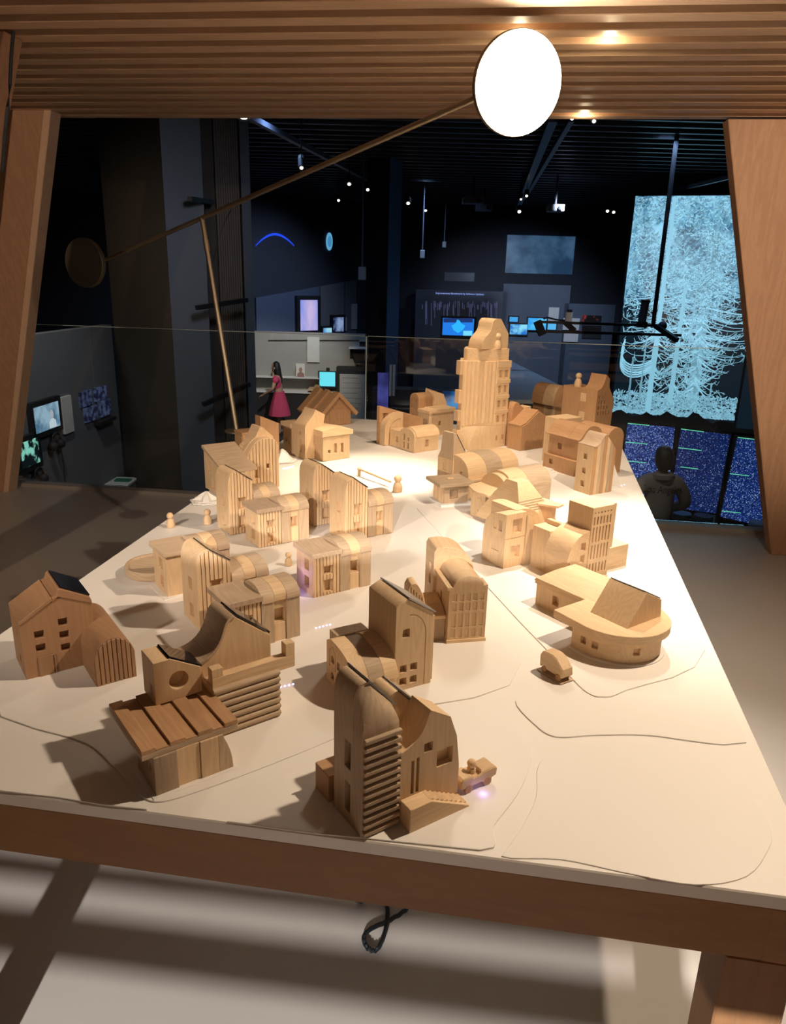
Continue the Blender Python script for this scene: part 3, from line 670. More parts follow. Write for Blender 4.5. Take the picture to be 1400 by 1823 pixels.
t.part('solar_panel', prx([(1.0, 14.05), (6.7, 11.15), (6.85, 11.4), (1.1, 14.3)], -4.0, 5.0), PVFRAME, bevel=.03)
t.part('wing', box(-24.7, -9, .6, 15, 0, 6.0), PINE, [win('y', -18.4, 2.0, 1.9, 2.3, .6)])
t.part('wing_eave', box(-25, -6, .2, 15.4, 5.6, 6.4), PINE_X)
t.part('wing_roof', loft([[(-25.2, .0, 6.4), (-4, .0, 6.4), (-4, 15.6, 6.4), (-25.2, 15.6, 6.4)], [(-24.8, .3, 7.0), (-4, .3, 7.0), (-4, 15.3, 7.0), (-24.8, 15.3, 7.0)], [(-22.5, 5.0, 9.0), (-5, 5.0, 9.0), (-5, 11.5, 9.0), (-22.5, 11.5, 9.0)], [(-21, 7.2, 9.3), (-6, 7.2, 9.3), (-6, 9.5, 9.3), (-21, 9.5, 9.3)]]), PINE_X)

# --- sail-roofed house at the far left edge
t = Toy('toy_sail_house', 'battened house with a sail-like curved roof and brown lean-to at the far left edge', -.533, 2.599, 36)
fz = bez((0, 12.4), (2.0, 15.8), (4.0, 18.4), (6.2, 18.8), 10) + bez((6.2, 18.8), (10.5, 19.6), (12.4, 18.4), (13.0, 15.0), 10)[1:]
t.part('wall', pry([(0, 0)] + fz + [(13.0, 0)], .55, 4.5), PINE, [win('y', 3.6, 4.4, 1.9, 4.2, .55), win('y', 8.4, 7.6, 1.9, 1.8, .55)])
def fzz(x_):
    for a, b in zip(fz, fz[1:]):
        if a[0] <= x_ <= b[0] and b[0] > a[0]: return a[1] + (b[1] - a[1]) * (x_ - a[0]) / (b[0] - a[0])
    return fz[-1][1]
for k in range(10):
    a = .05 + k * 1.3; b = a + 1.08
    segs = [(0, None)]
    if 2.4 < (a + b) / 2 < 4.8: segs = [(0, 4.4), (8.6, None)]
    if 7.3 < (a + b) / 2 < 9.5: segs = [(0, 7.6), (9.4, None)]
    for lo, hi in segs:
        t.part('slat', pry([(a, lo), (b, lo), (b, hi or fzz(b) - .2), (a, hi or fzz(a) - .2)], 0, .55), PINE, bevel=.1)
sw = bez((-2.0, 12.6), (2.5, 14.0), (5.5, 17.5), (7.6, 22.3), 12) + [(8.6, 22.3), (13.0, 18.3), (13.0, 0), (0, 0)]
t.part('sail_roof', pry(sw, 4.5, 11.5), PINE_Y)
t.part('sail_fold', loft([[(p[0], 3.9, p[1] + .2) for p in fz[:14]] + [(8, 3.9, 10), (1, 3.9, 10)], [(p[0] * .9 - .2, 5.6, p[1] - .6) for p in fz[:14]] + [(8, 5.6, 10), (1, 5.6, 10)]]), PINE_Y)
t.part('lean_to', prx([(-6, 0), (-6, 9.6), (12.5, 14.9), (12.5, 0)], -11.2, -.2), PINE, [win('x', 8, 7.5, 2.2, 3.6, -11.2), win('x', 5, 1.5, 2.2, 3.6, -11.2)])
t.part('lean_to_roof', prx([(-6.5, 9.4), (13.0, 15.0), (13.0, 16.0), (12.4, 16.2), (-6.5, 10.3)], -11.8, 1.0), LARCH_X)
for k in range(5):
    t.part('slat', box(-3.6 + k * .72, -3.0 + k * .72, -6.45, -6, 0, 9.4), PINE, bevel=.09)

t = Toy('toy_wedge_house', 'brown wedge-topped house with ribbed side, farthest back at the left edge', -.585, 3.02, 36)
t.part('wedge', pry([(3, 0), (3, 19.8), (4.4, 19.4), (11.5, 16.2), (11.5, 0)], 0, 5), CHERRY)
t.part('low_house', box(-5, 3, .5, 8, 0, 12.8), CHERRY)
for k in range(5): t.part('rib', box(-5.4, -5, .8 + k * 1.4, 1.8 + k * 1.4, 0, 12.0), CHERRY, bevel=.1)
t.part('roof_slab', box(-5.3, 3, .2, 8.3, 12.8, 13.6), CHERRY_X)

# --- chapel with S-curved tower
t = Toy('toy_curved_chapel', 'pale chapel with S-curved brown tower and vaulted porch, left far side', -.385, 3.112, 38)
P = [(0, 0), (0, 13.6)] + bez((0, 13.6), (.2, 16.5), (3.6, 17.0), (5.4, 21.4), 12)[1:] + [(10.2, 18.8), (9.2, 14.0), (9.2, 0)]
t.part('tower', pry(P, 0, 9), PINE, [win('x', 4.0, 3.0, 1.6, 5.4), hole('x', [(4.8, 10.6), (3.2, 10.6), (3.2, 11.2), (4.0, 12.2), (4.8, 11.2)], 0, 1.1)])
t.part('porch', box(4.9, 18.7, -6.5, 4, 0, 10.6), PINE, [win('y', 8.2, 3.2, 1.4, 1.4, -6.5), win('y', 11.4, 3.0, 1.4, 4.2, -6.5), win('y', 14.8, 2.8, 1.4, 4.2, -6.5), groove('y', bez((9.5, 8.2), (11.5, 9.8), (14, 10.2), (18, 10.2), 8), .2, -6.5)])
t.part('porch_roof', pry([(4.4, 10.6), (20.2, 10.6), (20.2, 12.6), (11.5, 14.4), (4.4, 13.2)], -7.0, 4.2), PINE_X)
t.part('side_strip', box(.3, 6, 9, 12, 0, 15.2), PINE)
t.part('left_wing', box(.3, 7, 12, 19.5, 0, 11.6), PINE, [win('x', 16.8, 5.2, 1.4, 1.7, .3), win('x', 13.9, 4.2, 1.0, 4.6, .3)])
t.part('cornice', prx([(12, 11.6), (19.5, 11.0), (20.8, 12.0), (20.8, 13.8), (12, 13.8)], -.2, 7.2), PINE_X)

# --- gable barn with ridged roof
t = Toy('toy_barn', 'brown gable barn whose roof has three raised ridges, at the far left corner', -.375, 3.868, 37)
def gab(off): return [(-3.9, 6.4 - off), (8.4, 18.0 - off), (20.6, 6.4 - off), (19.2, 4.9 - off), (8.4, 15.6 - off), (-2.5, 4.9 - off)]
t.part('wall', pry([(0, 0), (0, 7.6), (8.4, 15.6), (16.9, 7.5), (16.9, 0)], .4, 21), CHERRY, [(pry([(3.2, .3), (14.6, .3), (14.6, 9.0), (8.9, 14.2), (3.2, 9.0)], -.5, .65), None)])
pan = [win('y', 4.7, z, .9, .9, .42, .2, False) for z in (2.0, 4.2, 6.4)] + [win('y', x_, z, 1.5, 1.6, .42, .2, False) for x_ in (8.2, 11.4) for z in (2.2, 5.3)]
t.part('facade_panel', box(3.6, 14.0, .42, .75, .4, 8.2), CHERRY, pan)
t.part('gable_ornament', pry([(5.8, 9.3), (11.0, 9.3), (11.0, 9.8), (8.8, 10.4), (8.7, 12.4), (8.3, 12.4), (8.2, 10.4), (5.8, 9.8)], .3, .65), CHERRY_X)
for a, b, o_ in ((-1.6, 4.0, 0), (4.0, 8.6, 1.3), (8.6, 12.6, 0), (12.6, 17.0, 1.3), (17.0, 22.4, 0)):
    t.part('roof_strip', pry(gab(o_), a + .02, b), CHERRY_X)

# --- barrel cottage with arch and ramp wall
t = Toy('toy_barrel_cottage', 'barrel-roofed cottage joined to a thick arch and a long ramp-topped wall, far centre', .089, 3.304, 38)
C = [(0, 0), (0, 7.0)] + arc(5.5, 7.0, 5.5, 3.6, 176, 4, 18) + [(11, 7.0), (11, 0)]
t.part('cottage', prx(C, 0, 14.4), PINE, [win('x', 7.6, 4.7, 1.3, 3.0), win('x', 4.6, 4.7, 1.3, 1.6), win('x', 7.6, 1.0, 1.3, 2.8), win('x', 4.6, 1.0, 1.3, 2.8), win('y', 7.6, 2.2, 2.2, 3.0)])
t.part('barrel_roof', prx([(-.5, 6.9), (-.4, 7.6)] + arc(5.5, 7.3, 5.8, 3.9, 172, 90, 9) + [(5.5, 10.6), (.2, 7.0)], .9, 14.8), PINE_X)
t.part('link', box(.5, 8, 11, 19, 0, 8.0), PINE, [win('x', 13.5, 2.6, 2.0, 2.4, .5)])
o_ = [(-2.4, 0), (-2.4, 7.5)] + bez((-2.4, 7.5), (-2.2, 12.5), (2.5, 15.0), (8.4, 15.0), 10)[1:] + [(8.4, 0)]
t.part('arch', pry(o_, 19.2, 23.2), PINE_Y, [hole('y', [(0, .3), (.2, 7.8), (2.2, 11.0), (5, 12.2), (7.2, 12.2), (7.2, .3)], 19.2, .35, False)])
t.part('ramp_wall', pry([(-2.6, 0), (-2.6, 18.2), (-1.6, 18.2), (24.5, 10.4), (24.5, 0)], 23.4, 25.6), CHERRY_X, [win('y', 1.0, 12.0, 3.0, 2.6, 23.4)])
t = Toy('toy_stepped_house', 'stepped house with slit-windowed barrel tower and faceted back, at the far edge', .17, 3.69, 38)
t.part('low_box', box(0, 16.5, 0, 9, 0, 11.4), PINE, [win('y', 7.4, 5.0, 1.8, 2.2)])
t.part('box_roof', pry([(-.4, 11.4), (17.6, 11.4), (17.6, 13.4), (4.6, 13.4), (4.0, 12.9), (-.4, 12.9)], -.4, 9), PINE_X)
b_ = [(9, 0), (9, 17.5)] + arc(12.4, 17.5, 3.4, 2.8, 176, 4, 14) + [(15.8, 17.5), (15.8, 0)]
t.part('barrel_tower', prx(b_, 0, 9.6), CHERRY, [win('x', 14.2, 12.4, .7, 5.2, 0, .5, False), win('x', 12.5, 12.4, .7, 5.8, 0, .5, False), win('x', 10.9, 12.4, .7, 5.2, 0, .5, False), win('x', 13, 8, 1.6, 1.4)])
t.part('faceted_back', loft([[(9.6, 9, 0), (20, 8, 0), (20, 16, 0), (9.6, 16, 0)], [(9.6, 9.5, 14.5), (20, 8.5, 12), (20, 16, 12), (9.6, 16, 15)], [(10, 13, 21), (17.4, 9.5, 19), (18.6, 15, 17), (10, 15.5, 22)]]), PINE)

# --- the high tower
t = Toy('toy_high_tower', 'highest tower, fluted front, bays on the left and a small swoop-roofed house on top', .347, 3.383, 35)
def plan(p, s=0.0): return [(8.0, 19), (.4, 10.2), (0, 7), p, (14.5, 0), (22.8, 0), (22.8, 13)]
mid = (7.25, 3.5)
t.part('base', loft([[(*q_, z) for q_ in plan(p)] for p, z in (((.2, .2), 0), ((.9, .6), 3.5), ((4.5, 2.2), 8.0), (mid, 10.6))]), PINE)
wn = [win('y', x_, z, 2.0, 3.2) for x_ in (17.0, 20.6) for z in (12.0, 19.0, 26.0, 33.0)]
t.part('shaft', prz(plan(mid), 10.6, 40.6), PINE, wn)
d = Vector((14.5, -7, 0)).normalized(); nn = Vector((-7, -14.5, 0)).normalized()
for k in range(8):
    c = Vector((0, 7, 0)) + d * (1.1 + k * 1.95)
    pts = [(c.x + .85 * (d.x * cos(radians(a)) + nn.x * sin(radians(a)) * .55), c.y + .85 * (d.y * cos(radians(a)) + nn.y * sin(radians(a)) * .55)) for a in range(-20, 201, 20)]
    t.part('flute', prz(pts, 10.4 + .25 * k, 40.4), PINE, bevel=0)
for z0, z1 in ((16.2, 17.8), (23.2, 24.8), (30.2, 32.0), (37.6, 40.6)): t.part('band', box(14.6, 23.1, -.3, .2, z0, z1), PINE_X)
t.part('window', box(16.2, 17.4, -.04, .1, 3.2, 5.6), CHERRY); t.part('window', box(20, 21.2, -.04, .1, 3.4, 5.8), CHERRY)
for z0, z1 in ((3.5, 8.5), (12.6, 17.8), (21.0, 27.2), (34.2, 40.6)): t.part('bay', box(-1.5, .5, 7.4, 10.6, z0, z1), PINE, bevel=.15)
t.part('tier', prz([(9, 17), (2.4, 10.2), (2.4, 7.6), (6.8, 4.4), (13.8, 1.0), (22.2, 1.0), (22.2, 12)], 40.6, 46.0), PINE_X)
T_ = [(6.0, 46.0), (6.0, 47.4)] + bez((6.0, 47.4), (6.4, 52.6), (10.6, 51.8), (11.2, 56.0), 10)[1:] + bez((11.2, 56.0), (11.5, 59.0), (12.6, 59.4), (14.0, 59.4), 6)[1:] + [(16.6, 59.4), (21.8, 52.6), (21.8, 46.0)]
t.part('top_house', pry(T_, 1.8, 11.5), PINE_Y)

# --- church with engraved facade
t = Toy('toy_church', 'gabled church with rows of tiny engraved windows, right foot of the highest tower', .590, 3.404, 36)
gr = [win('y', 2.0 + k * 1.72, z, .7, h, 0, .22, False) for k in range(10) for z, h in ((1.0, 1.8), (3.7, 1.8), (6.4, 1.8), (9.1, 1.0))]
t.part('wall', pry([(0, 0), (0, 11.4), (3.2, 12.4), (10.5, 17.6), (18.6, 12.8), (20.5, 12.0), (20.5, 0)], 0, 9), CHERRY, gr)
t.part('roof', pry([(-.2, 11.4), (3.2, 12.5), (10.5, 17.7), (20.7, 12.0), (20.7, 12.5), (10.5, 18.5), (3.0, 13.0), (-.2, 12.0)], .6, 9.2), CHERRY_Y)
t.part('rear_house', pry([(2.4, 0), (2.4, 17.0)] + bez((2.4, 17.0), (2.6, 20.6), (4.0, 21.2), (5.4, 21.2), 8)[1:] + [(10.4, 17.2), (10.4, 0)], 9.2, 18), CHERRY)
t.part('dormer', box(10.5, 14.5, 9.2, 15, 0, 18.6), PINE, [win('y', 12, 14.6, 1.8, 1.7, 9.2)])

t = Toy('toy_barn', 'long brown barrel-roofed barn behind the church, far right', .955, 4.13, 35)
B = [(0, 0), (0, 9.4), (-1.6, 9.0), (-1.4, 11.4)] + bez((-1.4, 11.4), (-.8, 18.5), (1.8, 20.4), (5.4, 20.4), 12)[1:] + [(9.0, 18.5), (9.0, 0)]
t.part('barrel', pry(B, 0, 8.5), CHERRY_Y); t.part('barrel', pry(B, 8.55, 17), PINE_Y); t.part('barrel', pry(B, 17.05, 26), CHERRY_Y)
t.part('gable_end', pry([(.2, 0), (.2, 11.5)] + bez((.2, 11.5), (.6, 17.6), (2.4, 19.4), (5.4, 19.6), 10)[1:] + [(9, 17.8), (9, 0)], -.5, 0), PINE)
t = Toy('toy_bulging_tower', 'brown tower with dotted square windows and bulging right side, far right edge', 1.02, 3.76, 35)
P = [(0, 0), (0, 24.4)] + bez((0, 24.4), (3.4, 24.6), (4.6, 27.5), (5.6, 32.0), 10)[1:] + [(8.6, 29.8), (8.6, 27.0)] + bez((8.6, 27.0), (9.0, 23.0), (13.8, 21.5), (13.6, 15.0), 10)[1:] + [(13.2, 14.0), (12.8, 0)]
dots = [win('y', 2.0 + k * 2.1, z, 1.05, 1.7, 0, 1.4, False) for z, n_ in ((20.0, 2), (17.2, 3), (14.4, 4), (11.6, 5)) for k in range(n_)]
t.part('wall', pry(P, 0, 10), CHERRY, dots)
t.part('low_part', box(0, 12.6, 10, 23, 0, 24.4), CHERRY, [])
t.part('window', box(-.04, .2, 7, 10.8, 17.6, 22.0), PINE, label='pale square recess'); t.part('window', box(-.04, .2, 7, 10.8, 8.0, 12.4), PINE, label='pale square recess')

# --- brown terraced house and striped tower (right)
t = Toy('toy_terraced_house', 'brown terraced house under two barrel roofs, behind the striped tower', .734, 2.936, 33)
t.part('lower_floor', box(0, 9, 0, 18, 0, 6.1), CHERRY, [win('x', 13.6, 2.6, 2.2, 2.2)])
t.part('terrace', prx([(.0, 6.1), (18, 6.1), (18, 6.5), (.0, 6.5)], 0, 2.0), CHERRY_X)
t.part('upper_floor', box(2.0, 15, .3, 17.6, 6.1, 15.2), CHERRY, [win('x', 11.2, 9.2, 2.2, 2.6, 2.0)])
r_ = [(2.2, 14.9), (.4, 14.9)] + bez((.4, 15.3), (3.2, 16.2), (3.0, 20.4), (8.0, 20.6), 12) + bez((8.0, 20.6), (11.5, 20.6), (13.5, 18.8), (14.0, 15.3), 8)[1:] + [(14.0, 14.9)]
for a, b in ((-.8, 5.6), (5.65, 12), (12.05, 18.6)): t.part('barrel_roof', pry(r_, a, b), CHERRY_Y)
r2 = [(14.2, 0), (14.2, 15)] + arc(19, 15, 4.8, 4.6, 178, 2, 16) + [(23.8, 15), (23.8, 0)]
t.part('barrel_roof', pry(r2, -3.5, 14), CHERRY_Y)
t.part('rear_roof', box(9, 22, 18.8, 28, 0, 20.0), PINE)
t = Toy('toy_tower', 'square tower with striped board side and three square windows at the right table edge', .734, 2.662, 32)
P = [(0, 0), (0, 18.2)] + bez((0, 18.2), (3.4, 18.2), (3.6, 22.0), (5.6, 22.4), 10)[1:] + [(6.4, 22.2), (11.6, 16.8), (11.6, 0)]
t.part('wall', pry(P, .4, 8.4), PINE, [win('x', 4.4, z, 2.0, 2.2) for z in (13.0, 7.6, 2.6)])
zz = lambda x_: prof_z(P, x_)
for k in range(7):
    a = .05 + k * 1.65; b = a + 1.6
    t.part('board', pry([(a, 0), (b, 0), (b, zz(min(b, 11.55)) - .1)] + [((a + b) / 2, zz((a + b) / 2) - .1)] + [(a, zz(max(a, .06)) - .1)], 0 if k % 2 else .08, .4), (CHERRY, PINE, LARCH)[k % 3])
t.part('roof_skin', pry([(p[0], p[1]) for p in P[1:-2]] + [(p[0], p[1] + .5) for p in P[1:-2]][::-1], -.1, 8.6), LARCH_Y)

# --- barrel chapel, pavilion, pyramid house
t = Toy('toy_barrel_chapel', 'pale chapel with a long barrel vault and pointed gable tower, foot of the highest tower', .272, 2.577, 36)
t.part('nave', prx([(0, 0), (0, 6.6), (9, 6.6), (9, 0)], .2, 25.6), PINE)
t.part('ledge', box(0, 26.2, -.9, 3, 6.2, 7.0), PINE_X)
V_ = [(.6, 7.0), (.6, 8.5)] + bez((.6, 8.5), (1.2, 13.2), (5, 14.6), (9, 14.6), 12)[1:] + [(15, 13.6), (17, 7.0)]
rd = [(4.4 + 1.1 * cos(2 * pi * k / 20), 8.2 + 1.1 * sin(2 * pi * k / 20)) for k in range(20)]
t.part('vault', prx(V_, 0, 9), PINE_X, [hole('x', rd, 0)]); t.part('vault', prx(V_, 9.03, 17), LARCH_X); t.part('vault', prx(V_, 17.03, 25.4), PINE_X)
t.part('gable_front', box(-.3, .2, 0, 18, 0, 7.2), PINE)
t.part('tower', loft([[(x_, y_, z) for x_, y_ in ((-.3, 9), (x1, 9.2), (x1, 17.8), (-.3, 18.0))] for z, x1 in ((0, 8), (12.4, 8))]), PINE, [win('x', 14.0, 7.8, 2.0, 2.6, -.3)])
t.part('tower_roof', loft([[(-.3, 9, 12.4), (8, 9.2, 12.4), (8, 17.8, 12.4), (-.3, 18, 12.4)], [(.1, 9.8, 15), (6, 10.2, 15), (6, 16.8, 15), (.1, 17.0, 15)], [(.4, 10.2, 21.5), (2.0, 10.4, 21.5), (2.0, 16.4, 21.5), (.4, 16.6, 21.5)], [(.6, 10.5, 22.2), (1.6, 10.6, 22.2), (1.6, 16.2, 22.2), (.6, 16.3, 22.2)]]), LARCH)
t.part('solar_panel', loft([[(2.1, 10.4, 21.7), (2.4, 10.4, 21.6), (2.4, 16.2, 21.6), (2.1, 16.2, 21.7)], [(6.2, 10.2, 15.0), (6.5, 10.2, 15.0), (6.5, 16.6, 15.0), (6.2, 16.6, 15.0)]]), PVFRAME, bevel=.02)

t = Toy('toy_pavilion', 'small flat-roofed pavilion with a battened side on a white plinth, centre', .176, 2.478, 21)
t.part('plinth', box(-1.6, 10.2, -1.6, 9.2, .03, .9), WHITE)
t.part('wall', box(0, 9.4, 0, 8.6, .9, 7.4), LARCH, [win('y', 3.9, 2.4, 3.2, 3.4)])
for k in range(8): t.part('slat', box(-.35, 0, .3 + k * 1.06, .95 + k * 1.06, .9, 7.4), PINE, bevel=.08)
t.part('roof_slab', box(-2.8, 10.4, -2.6, 9.8, 7.4, 8.6), LARCH_X)
t.part('roof_hatch', box(3, 5.2, 3.4, 4.8, 8.6, 8.9), PINE_X)

t = Toy('toy_pyramid_house', 'stepped pyramid house with a tilted wing roof and barrel behind, centre right', .302, 2.329, 36)
t.part('wall', box(0, 9, 0, 7, 0, 8.2), PINE, [groove('x', arc(2.8, 4.6, 1.5, 2.4, 50, 310, 10), .3, 0, .3)])
wv = [(0, 1.0), (-.6, 3.5), (.2, 6.5), (1.6, 9.5), (2.4, 11.2), (5.0, 12.6), (9.8, 13.0), (12.4, 11.6)]
t.part('wing_roof', prz([(-.6, -1.5)] + wv + [(14, -21), (10.5, -22)], 8.2, 8.9), PINE_Y)
t.part('wing_wall', prz([(3, -8), (10, -20), (12.6, -19.4), (9, 5), (4, 5)], 0, 8.2), CHERRY)
lay = []
for a, z in ((0, 1.5), (.30, 6.5), (.34, 6.9), (.62, 11.0), (.66, 11.4), (1, 15.8)):
    x0, x1 = -2.2 + 3.6 * a, 15 - 8.6 * a; y0, y1 = -19 + 6.5 * a, 2.0 - 9.6 * a
    lay.append([(x0, y0, z), (x1, y0, z), (x1, y1, z), (x0, y1, z)])
t.part('pyramid', loft(lay), PINE_Y)
for k in range(5):
    a = .36 + k * .05; z = 7.3 + k * .72
    x0, x1 = -2.2 + 3.6 * a, 15 - 8.6 * a; y0 = -19 + 6.5 * a
    t.part('course', box(x0 + .2, x1 - .1, y0 - .12, y0 + 1.5, z - .3, z + .22), LARCH_X, bevel=.05)
V_ = [(0, 0), (0, 9)] + arc(6.5, 8.4, 6.6, 5.6, 174, 6, 18) + [(13, 9), (13, 0)]
t.part('barrel', prx(V_, 12, 20), PINE_X); t.part('barrel', prx(V_, 20.03, 31), LARCH_X)
t.part('porch_barrel', prx([(0, 0)] + [(p[0], p[1] - .8) for p in V_[1:-1]] + [(13, 0)], 9.5, 12), PINE_X)

# --- loose small things on the table
o = empty('toy_tray', (-.622, 1.81, ZT), 0, 'round shallow wooden tray beside the plain-fronted row house', 'tray')
obj('tray', revolve([(.001, .001), (.072, .001), (.076, .005), (.077, .022), (.075, .026), (.070, .026), (.067, .021), (.03, .0185), (.001, .0185)], 40), LARCH_X, o)
def peg(x, y, z, label, s=1.0):
    p = empty('peg_figure', (x, y, z), 0, label, 'peg figure', 'wooden peg figures')
    obj('body', revolve([(.0005, 0), (.010 * s, 0), (.0105 * s, .008 * s), (.009 * s, .016 * s), (.0055 * s, .022 * s), (.0005, .023 * s)], 18), PINE, p)
    obj('head', ball((0, 0, .029 * s), .0085 * s), PINE, p)
q_ = on_z(304, 938); peg(q_.x, q_.y, ZT, 'peg figure at the left table edge behind the tray', 1.25)
q_ = on_z(370, 932); peg(q_.x, q_.y, ZT, 'peg figure left of the pale flat-roofed row house', 1.3)
q_ = on_z(514, 1006); peg(q_.x, q_.y, ZT, 'peg figure half hidden beside the purple-lit wall', 1.0)
peg(1.02 + .012 * .8 - .14 * .57, 3.76 + .14 * .82 + .02, ZT + .244, 'peg figure on the flat roof of the bulging brown tower', 1.9)
peg(.347 + .155 * .82 - .022 * .57, 3.383 + .155 * .57 + .022 * .82, ZT + .46, 'peg figure on the ledge of the highest tower', 1.9)
q_ = on_z(708, 875); peg(q_.x, q_.y, ZT, 'peg figure with large head behind the right of the middle pair of row houses', 1.7)
a_, b_ = on_z(640, 838, ZT + .02), on_z(696, 858, ZT + .02)
o = empty('toy_barrier', (a_.x, a_.y, ZT), 0, 'thin wooden barrier pole with round post on the bright spot', 'barrier')
obj('post', revolve([(.0005, 0), (.006, 0), (.006, .02), (.0005, .021)], 12), PINE, o)
obj('knob', ball((0, 0, .027), .0085), PINE, o)
obj('pole', tube([(0, 0, .027), (b_.x - a_.x, b_.y - a_.y, .020)], .004), PINE_X, o)

t = Toy('toy_van', 'small wooden van on the bright street in front of the oval house', .335, 1.325, -58, None, 'toy car')
t.part('body', pry([(-3.2, 1.0), (-3.3, 3.4), (-2.6, 4.6), (0, 4.9), (1.4, 4.5), (2.6, 3.4), (3.2, 3.0), (3.4, 1.6), (3.2, 1.0), (2.6, 1.0), (2.5, 1.5), (1.5, 1.5), (1.4, 1.0), (-1.4, 1.0), (-1.5, 1.5), (-2.5, 1.5), (-2.6, 1.0)], -1.5, 1.5), PINE_X, bevel=.25)
for x_ in (-2.0, 2.0):
    for y_ in (-1.35, .95):
        t.part('wheel', pry([(x_ + .7 * cos(2 * pi * k / 16), .72 + .7 * sin(2 * pi * k / 16)) for k in range(16)], y_, y_ + .4), CHERRY)
t.part('floor_pan', box(-3.6, 3.4, -1.8, 1.8, .0, .18), LARCH_X)
t = Toy('toy_convertible', 'open wooden car with round-headed driver beside the stair house', .124, .972, 34, None, 'toy car')
t.part('body', pry([(-2.0, 1.0), (-2.2, 2.4), (-1.6, 2.8), (.2, 2.8), (.4, 2.4), (1.4, 2.4), (2.2, 2.7), (4.6, 2.9), (5.2, 2.4), (5.0, 1.2), (4.2, 1.0), (3.8, .5), (2.6, .5), (2.2, 1.0), (.8, 1.0)], -1.5, 1.5), PINE_X, bevel=.2)
for x_ in (-.6, 3.2):
    for y_ in (-1.6, 1.2): t.part('wheel', pry([(x_ + .75 * cos(2 * pi * k / 16), .76 + .75 * sin(2 * pi * k / 16)) for k in range(16)], y_, y_ + .4), CHERRY)
t.part('driver_body', revolve2((1.0, 0, 2.3), [(.01, 0), (.75, 0), (.7, .8), (.01, 1.1)]), PINE); t.part('driver_head', ball((1.0, 0, 3.9), .75), PINE)
t.part('windscreen', box(1.9, 2.1, -1.2, 1.2, 2.5, 3.2), PINE)
LED = emit('purple_led', (.45, .40, 1.0), 10.0)
def led_strip(px, py, qx, qy, n, label, z=ZT + .0015):
    a, b = on_z(px, py, z), on_z(qx, qy, z)
    o = empty('led_strip', a, 0, label, 'led strip', 'led dots set into the table')
    for k in range(n):
        p = (b - a) * (k / max(1, n - 1))
        obj('led', ball((p.x, p.y, p.z), .0016, 8, 6), LED, o)
led_strip(563, 1118, 588, 1112, 5, 'row of violet led dots right of the nearest flat-roofed row house')
led_strip(500, 1223, 522, 1218, 4, 'row of violet led dots right of the log-walled house')
led_strip(505, 834, 522, 830, 6, 'row of pale blue led dots beside the sail-roofed house')
led_strip(1098, 868, 1112, 863, 4, 'row of pink led dots at the right table edge')

led_strip(822, 1398, 850, 1386, 4, 'violet led dots glowing beneath the open wooden car')
def violet(x, y, z, e):
    l_ = bpy.data.lights.new('violet_led', 'POINT'); l_.energy = e; l_.color = (.42, .30, 1.0); l_.shadow_soft_size = .006
    o = bpy.data.objects.new('violet_led', l_); COL.objects.link(o); o.location = (x, y, z)
violet(-.188 - .05 * .559 - .035 * .829, 1.666 + .05 * .829 - .035 * .559, ZT + .05, .05)
violet(.150, .955, ZT + .006, .006)
# ------------------------------------------------------------------ the dark hall beyond the railing
DFLOOR = plain('hall_floor', (.05, .05, .055), .5); DWALL = plain('hall_dark_wall', (.045, .05, .066), .85)
DCEIL = plain('hall_ceiling', (.012, .012, .016), .8); GREYP = plain('grey_partition', (.16, .165, .175), .7, noise=.04, scale=2)
GREYW = plain('warm_grey_partition', (.33, .31, .28), .75, noise=.04, scale=2)
BLUEP = plain('blue_grey_panel', (.10, .13, .19), .6); BROWNP = plain('brown_column_face', (.075, .058, .045), .7)
WHITEP = plain('white_board', (.70, .68, .64), .7)
ZF = -1.85
def st(o): o['kind'] = 'structure'; return o
def boxo(name, p0, p1, mat, parent=None, bevel=0.0):
    b_ = parent.location if parent else Vector((0, 0, 0))
    x0, x1 = sorted((p0[0] - b_.x, p1[0] - b_.x)); y0, y1 = sorted((p0[1] - b_.y, p1[1] - b_.y)); z0, z1 = sorted((p0[2] - b_.z, p1[2] - b_.z))
    return obj(name, box(x0, x1, y0, y1, z0, z1), mat, parent, bevel)
st(obj('floor', box(-14, 14, 4.6, 24, ZF - .1, ZF), DFLOOR)); bpy.data.objects['floor.001'].name = 'floor_hall'
st(obj('ceiling', box(-14, 14, 5.2, 24, 3.62, 3.7), DCEIL))
st(obj('wall_back', box(-14, 14, 21, 21.2, ZF, 3.7), DWALL))
st(obj('wall_left', box(-10.2, -10, 4.6, 21, ZF, 3.7), DWALL))
st(obj('wall_right', box(12, 12.2, 4.6, 21, ZF, 3.7), DWALL))
cs = bpy.data.objects['ceiling']
CSL = plain('ceiling_slat', (.10, .11, .13), .35)
for k in range(34):
    obj('ceiling_slat', box(-9.9, 11.9, 8.2 + k * .36, 8.26 + k * .36, 3.46, 3.56), CSL, cs)
def plane_hit(px, py, p0, nrm):
    d_ = ray(px, py); return EYEV + d_ * ((Vector(p0) - EYEV).dot(nrm) / d_.dot(nrm))
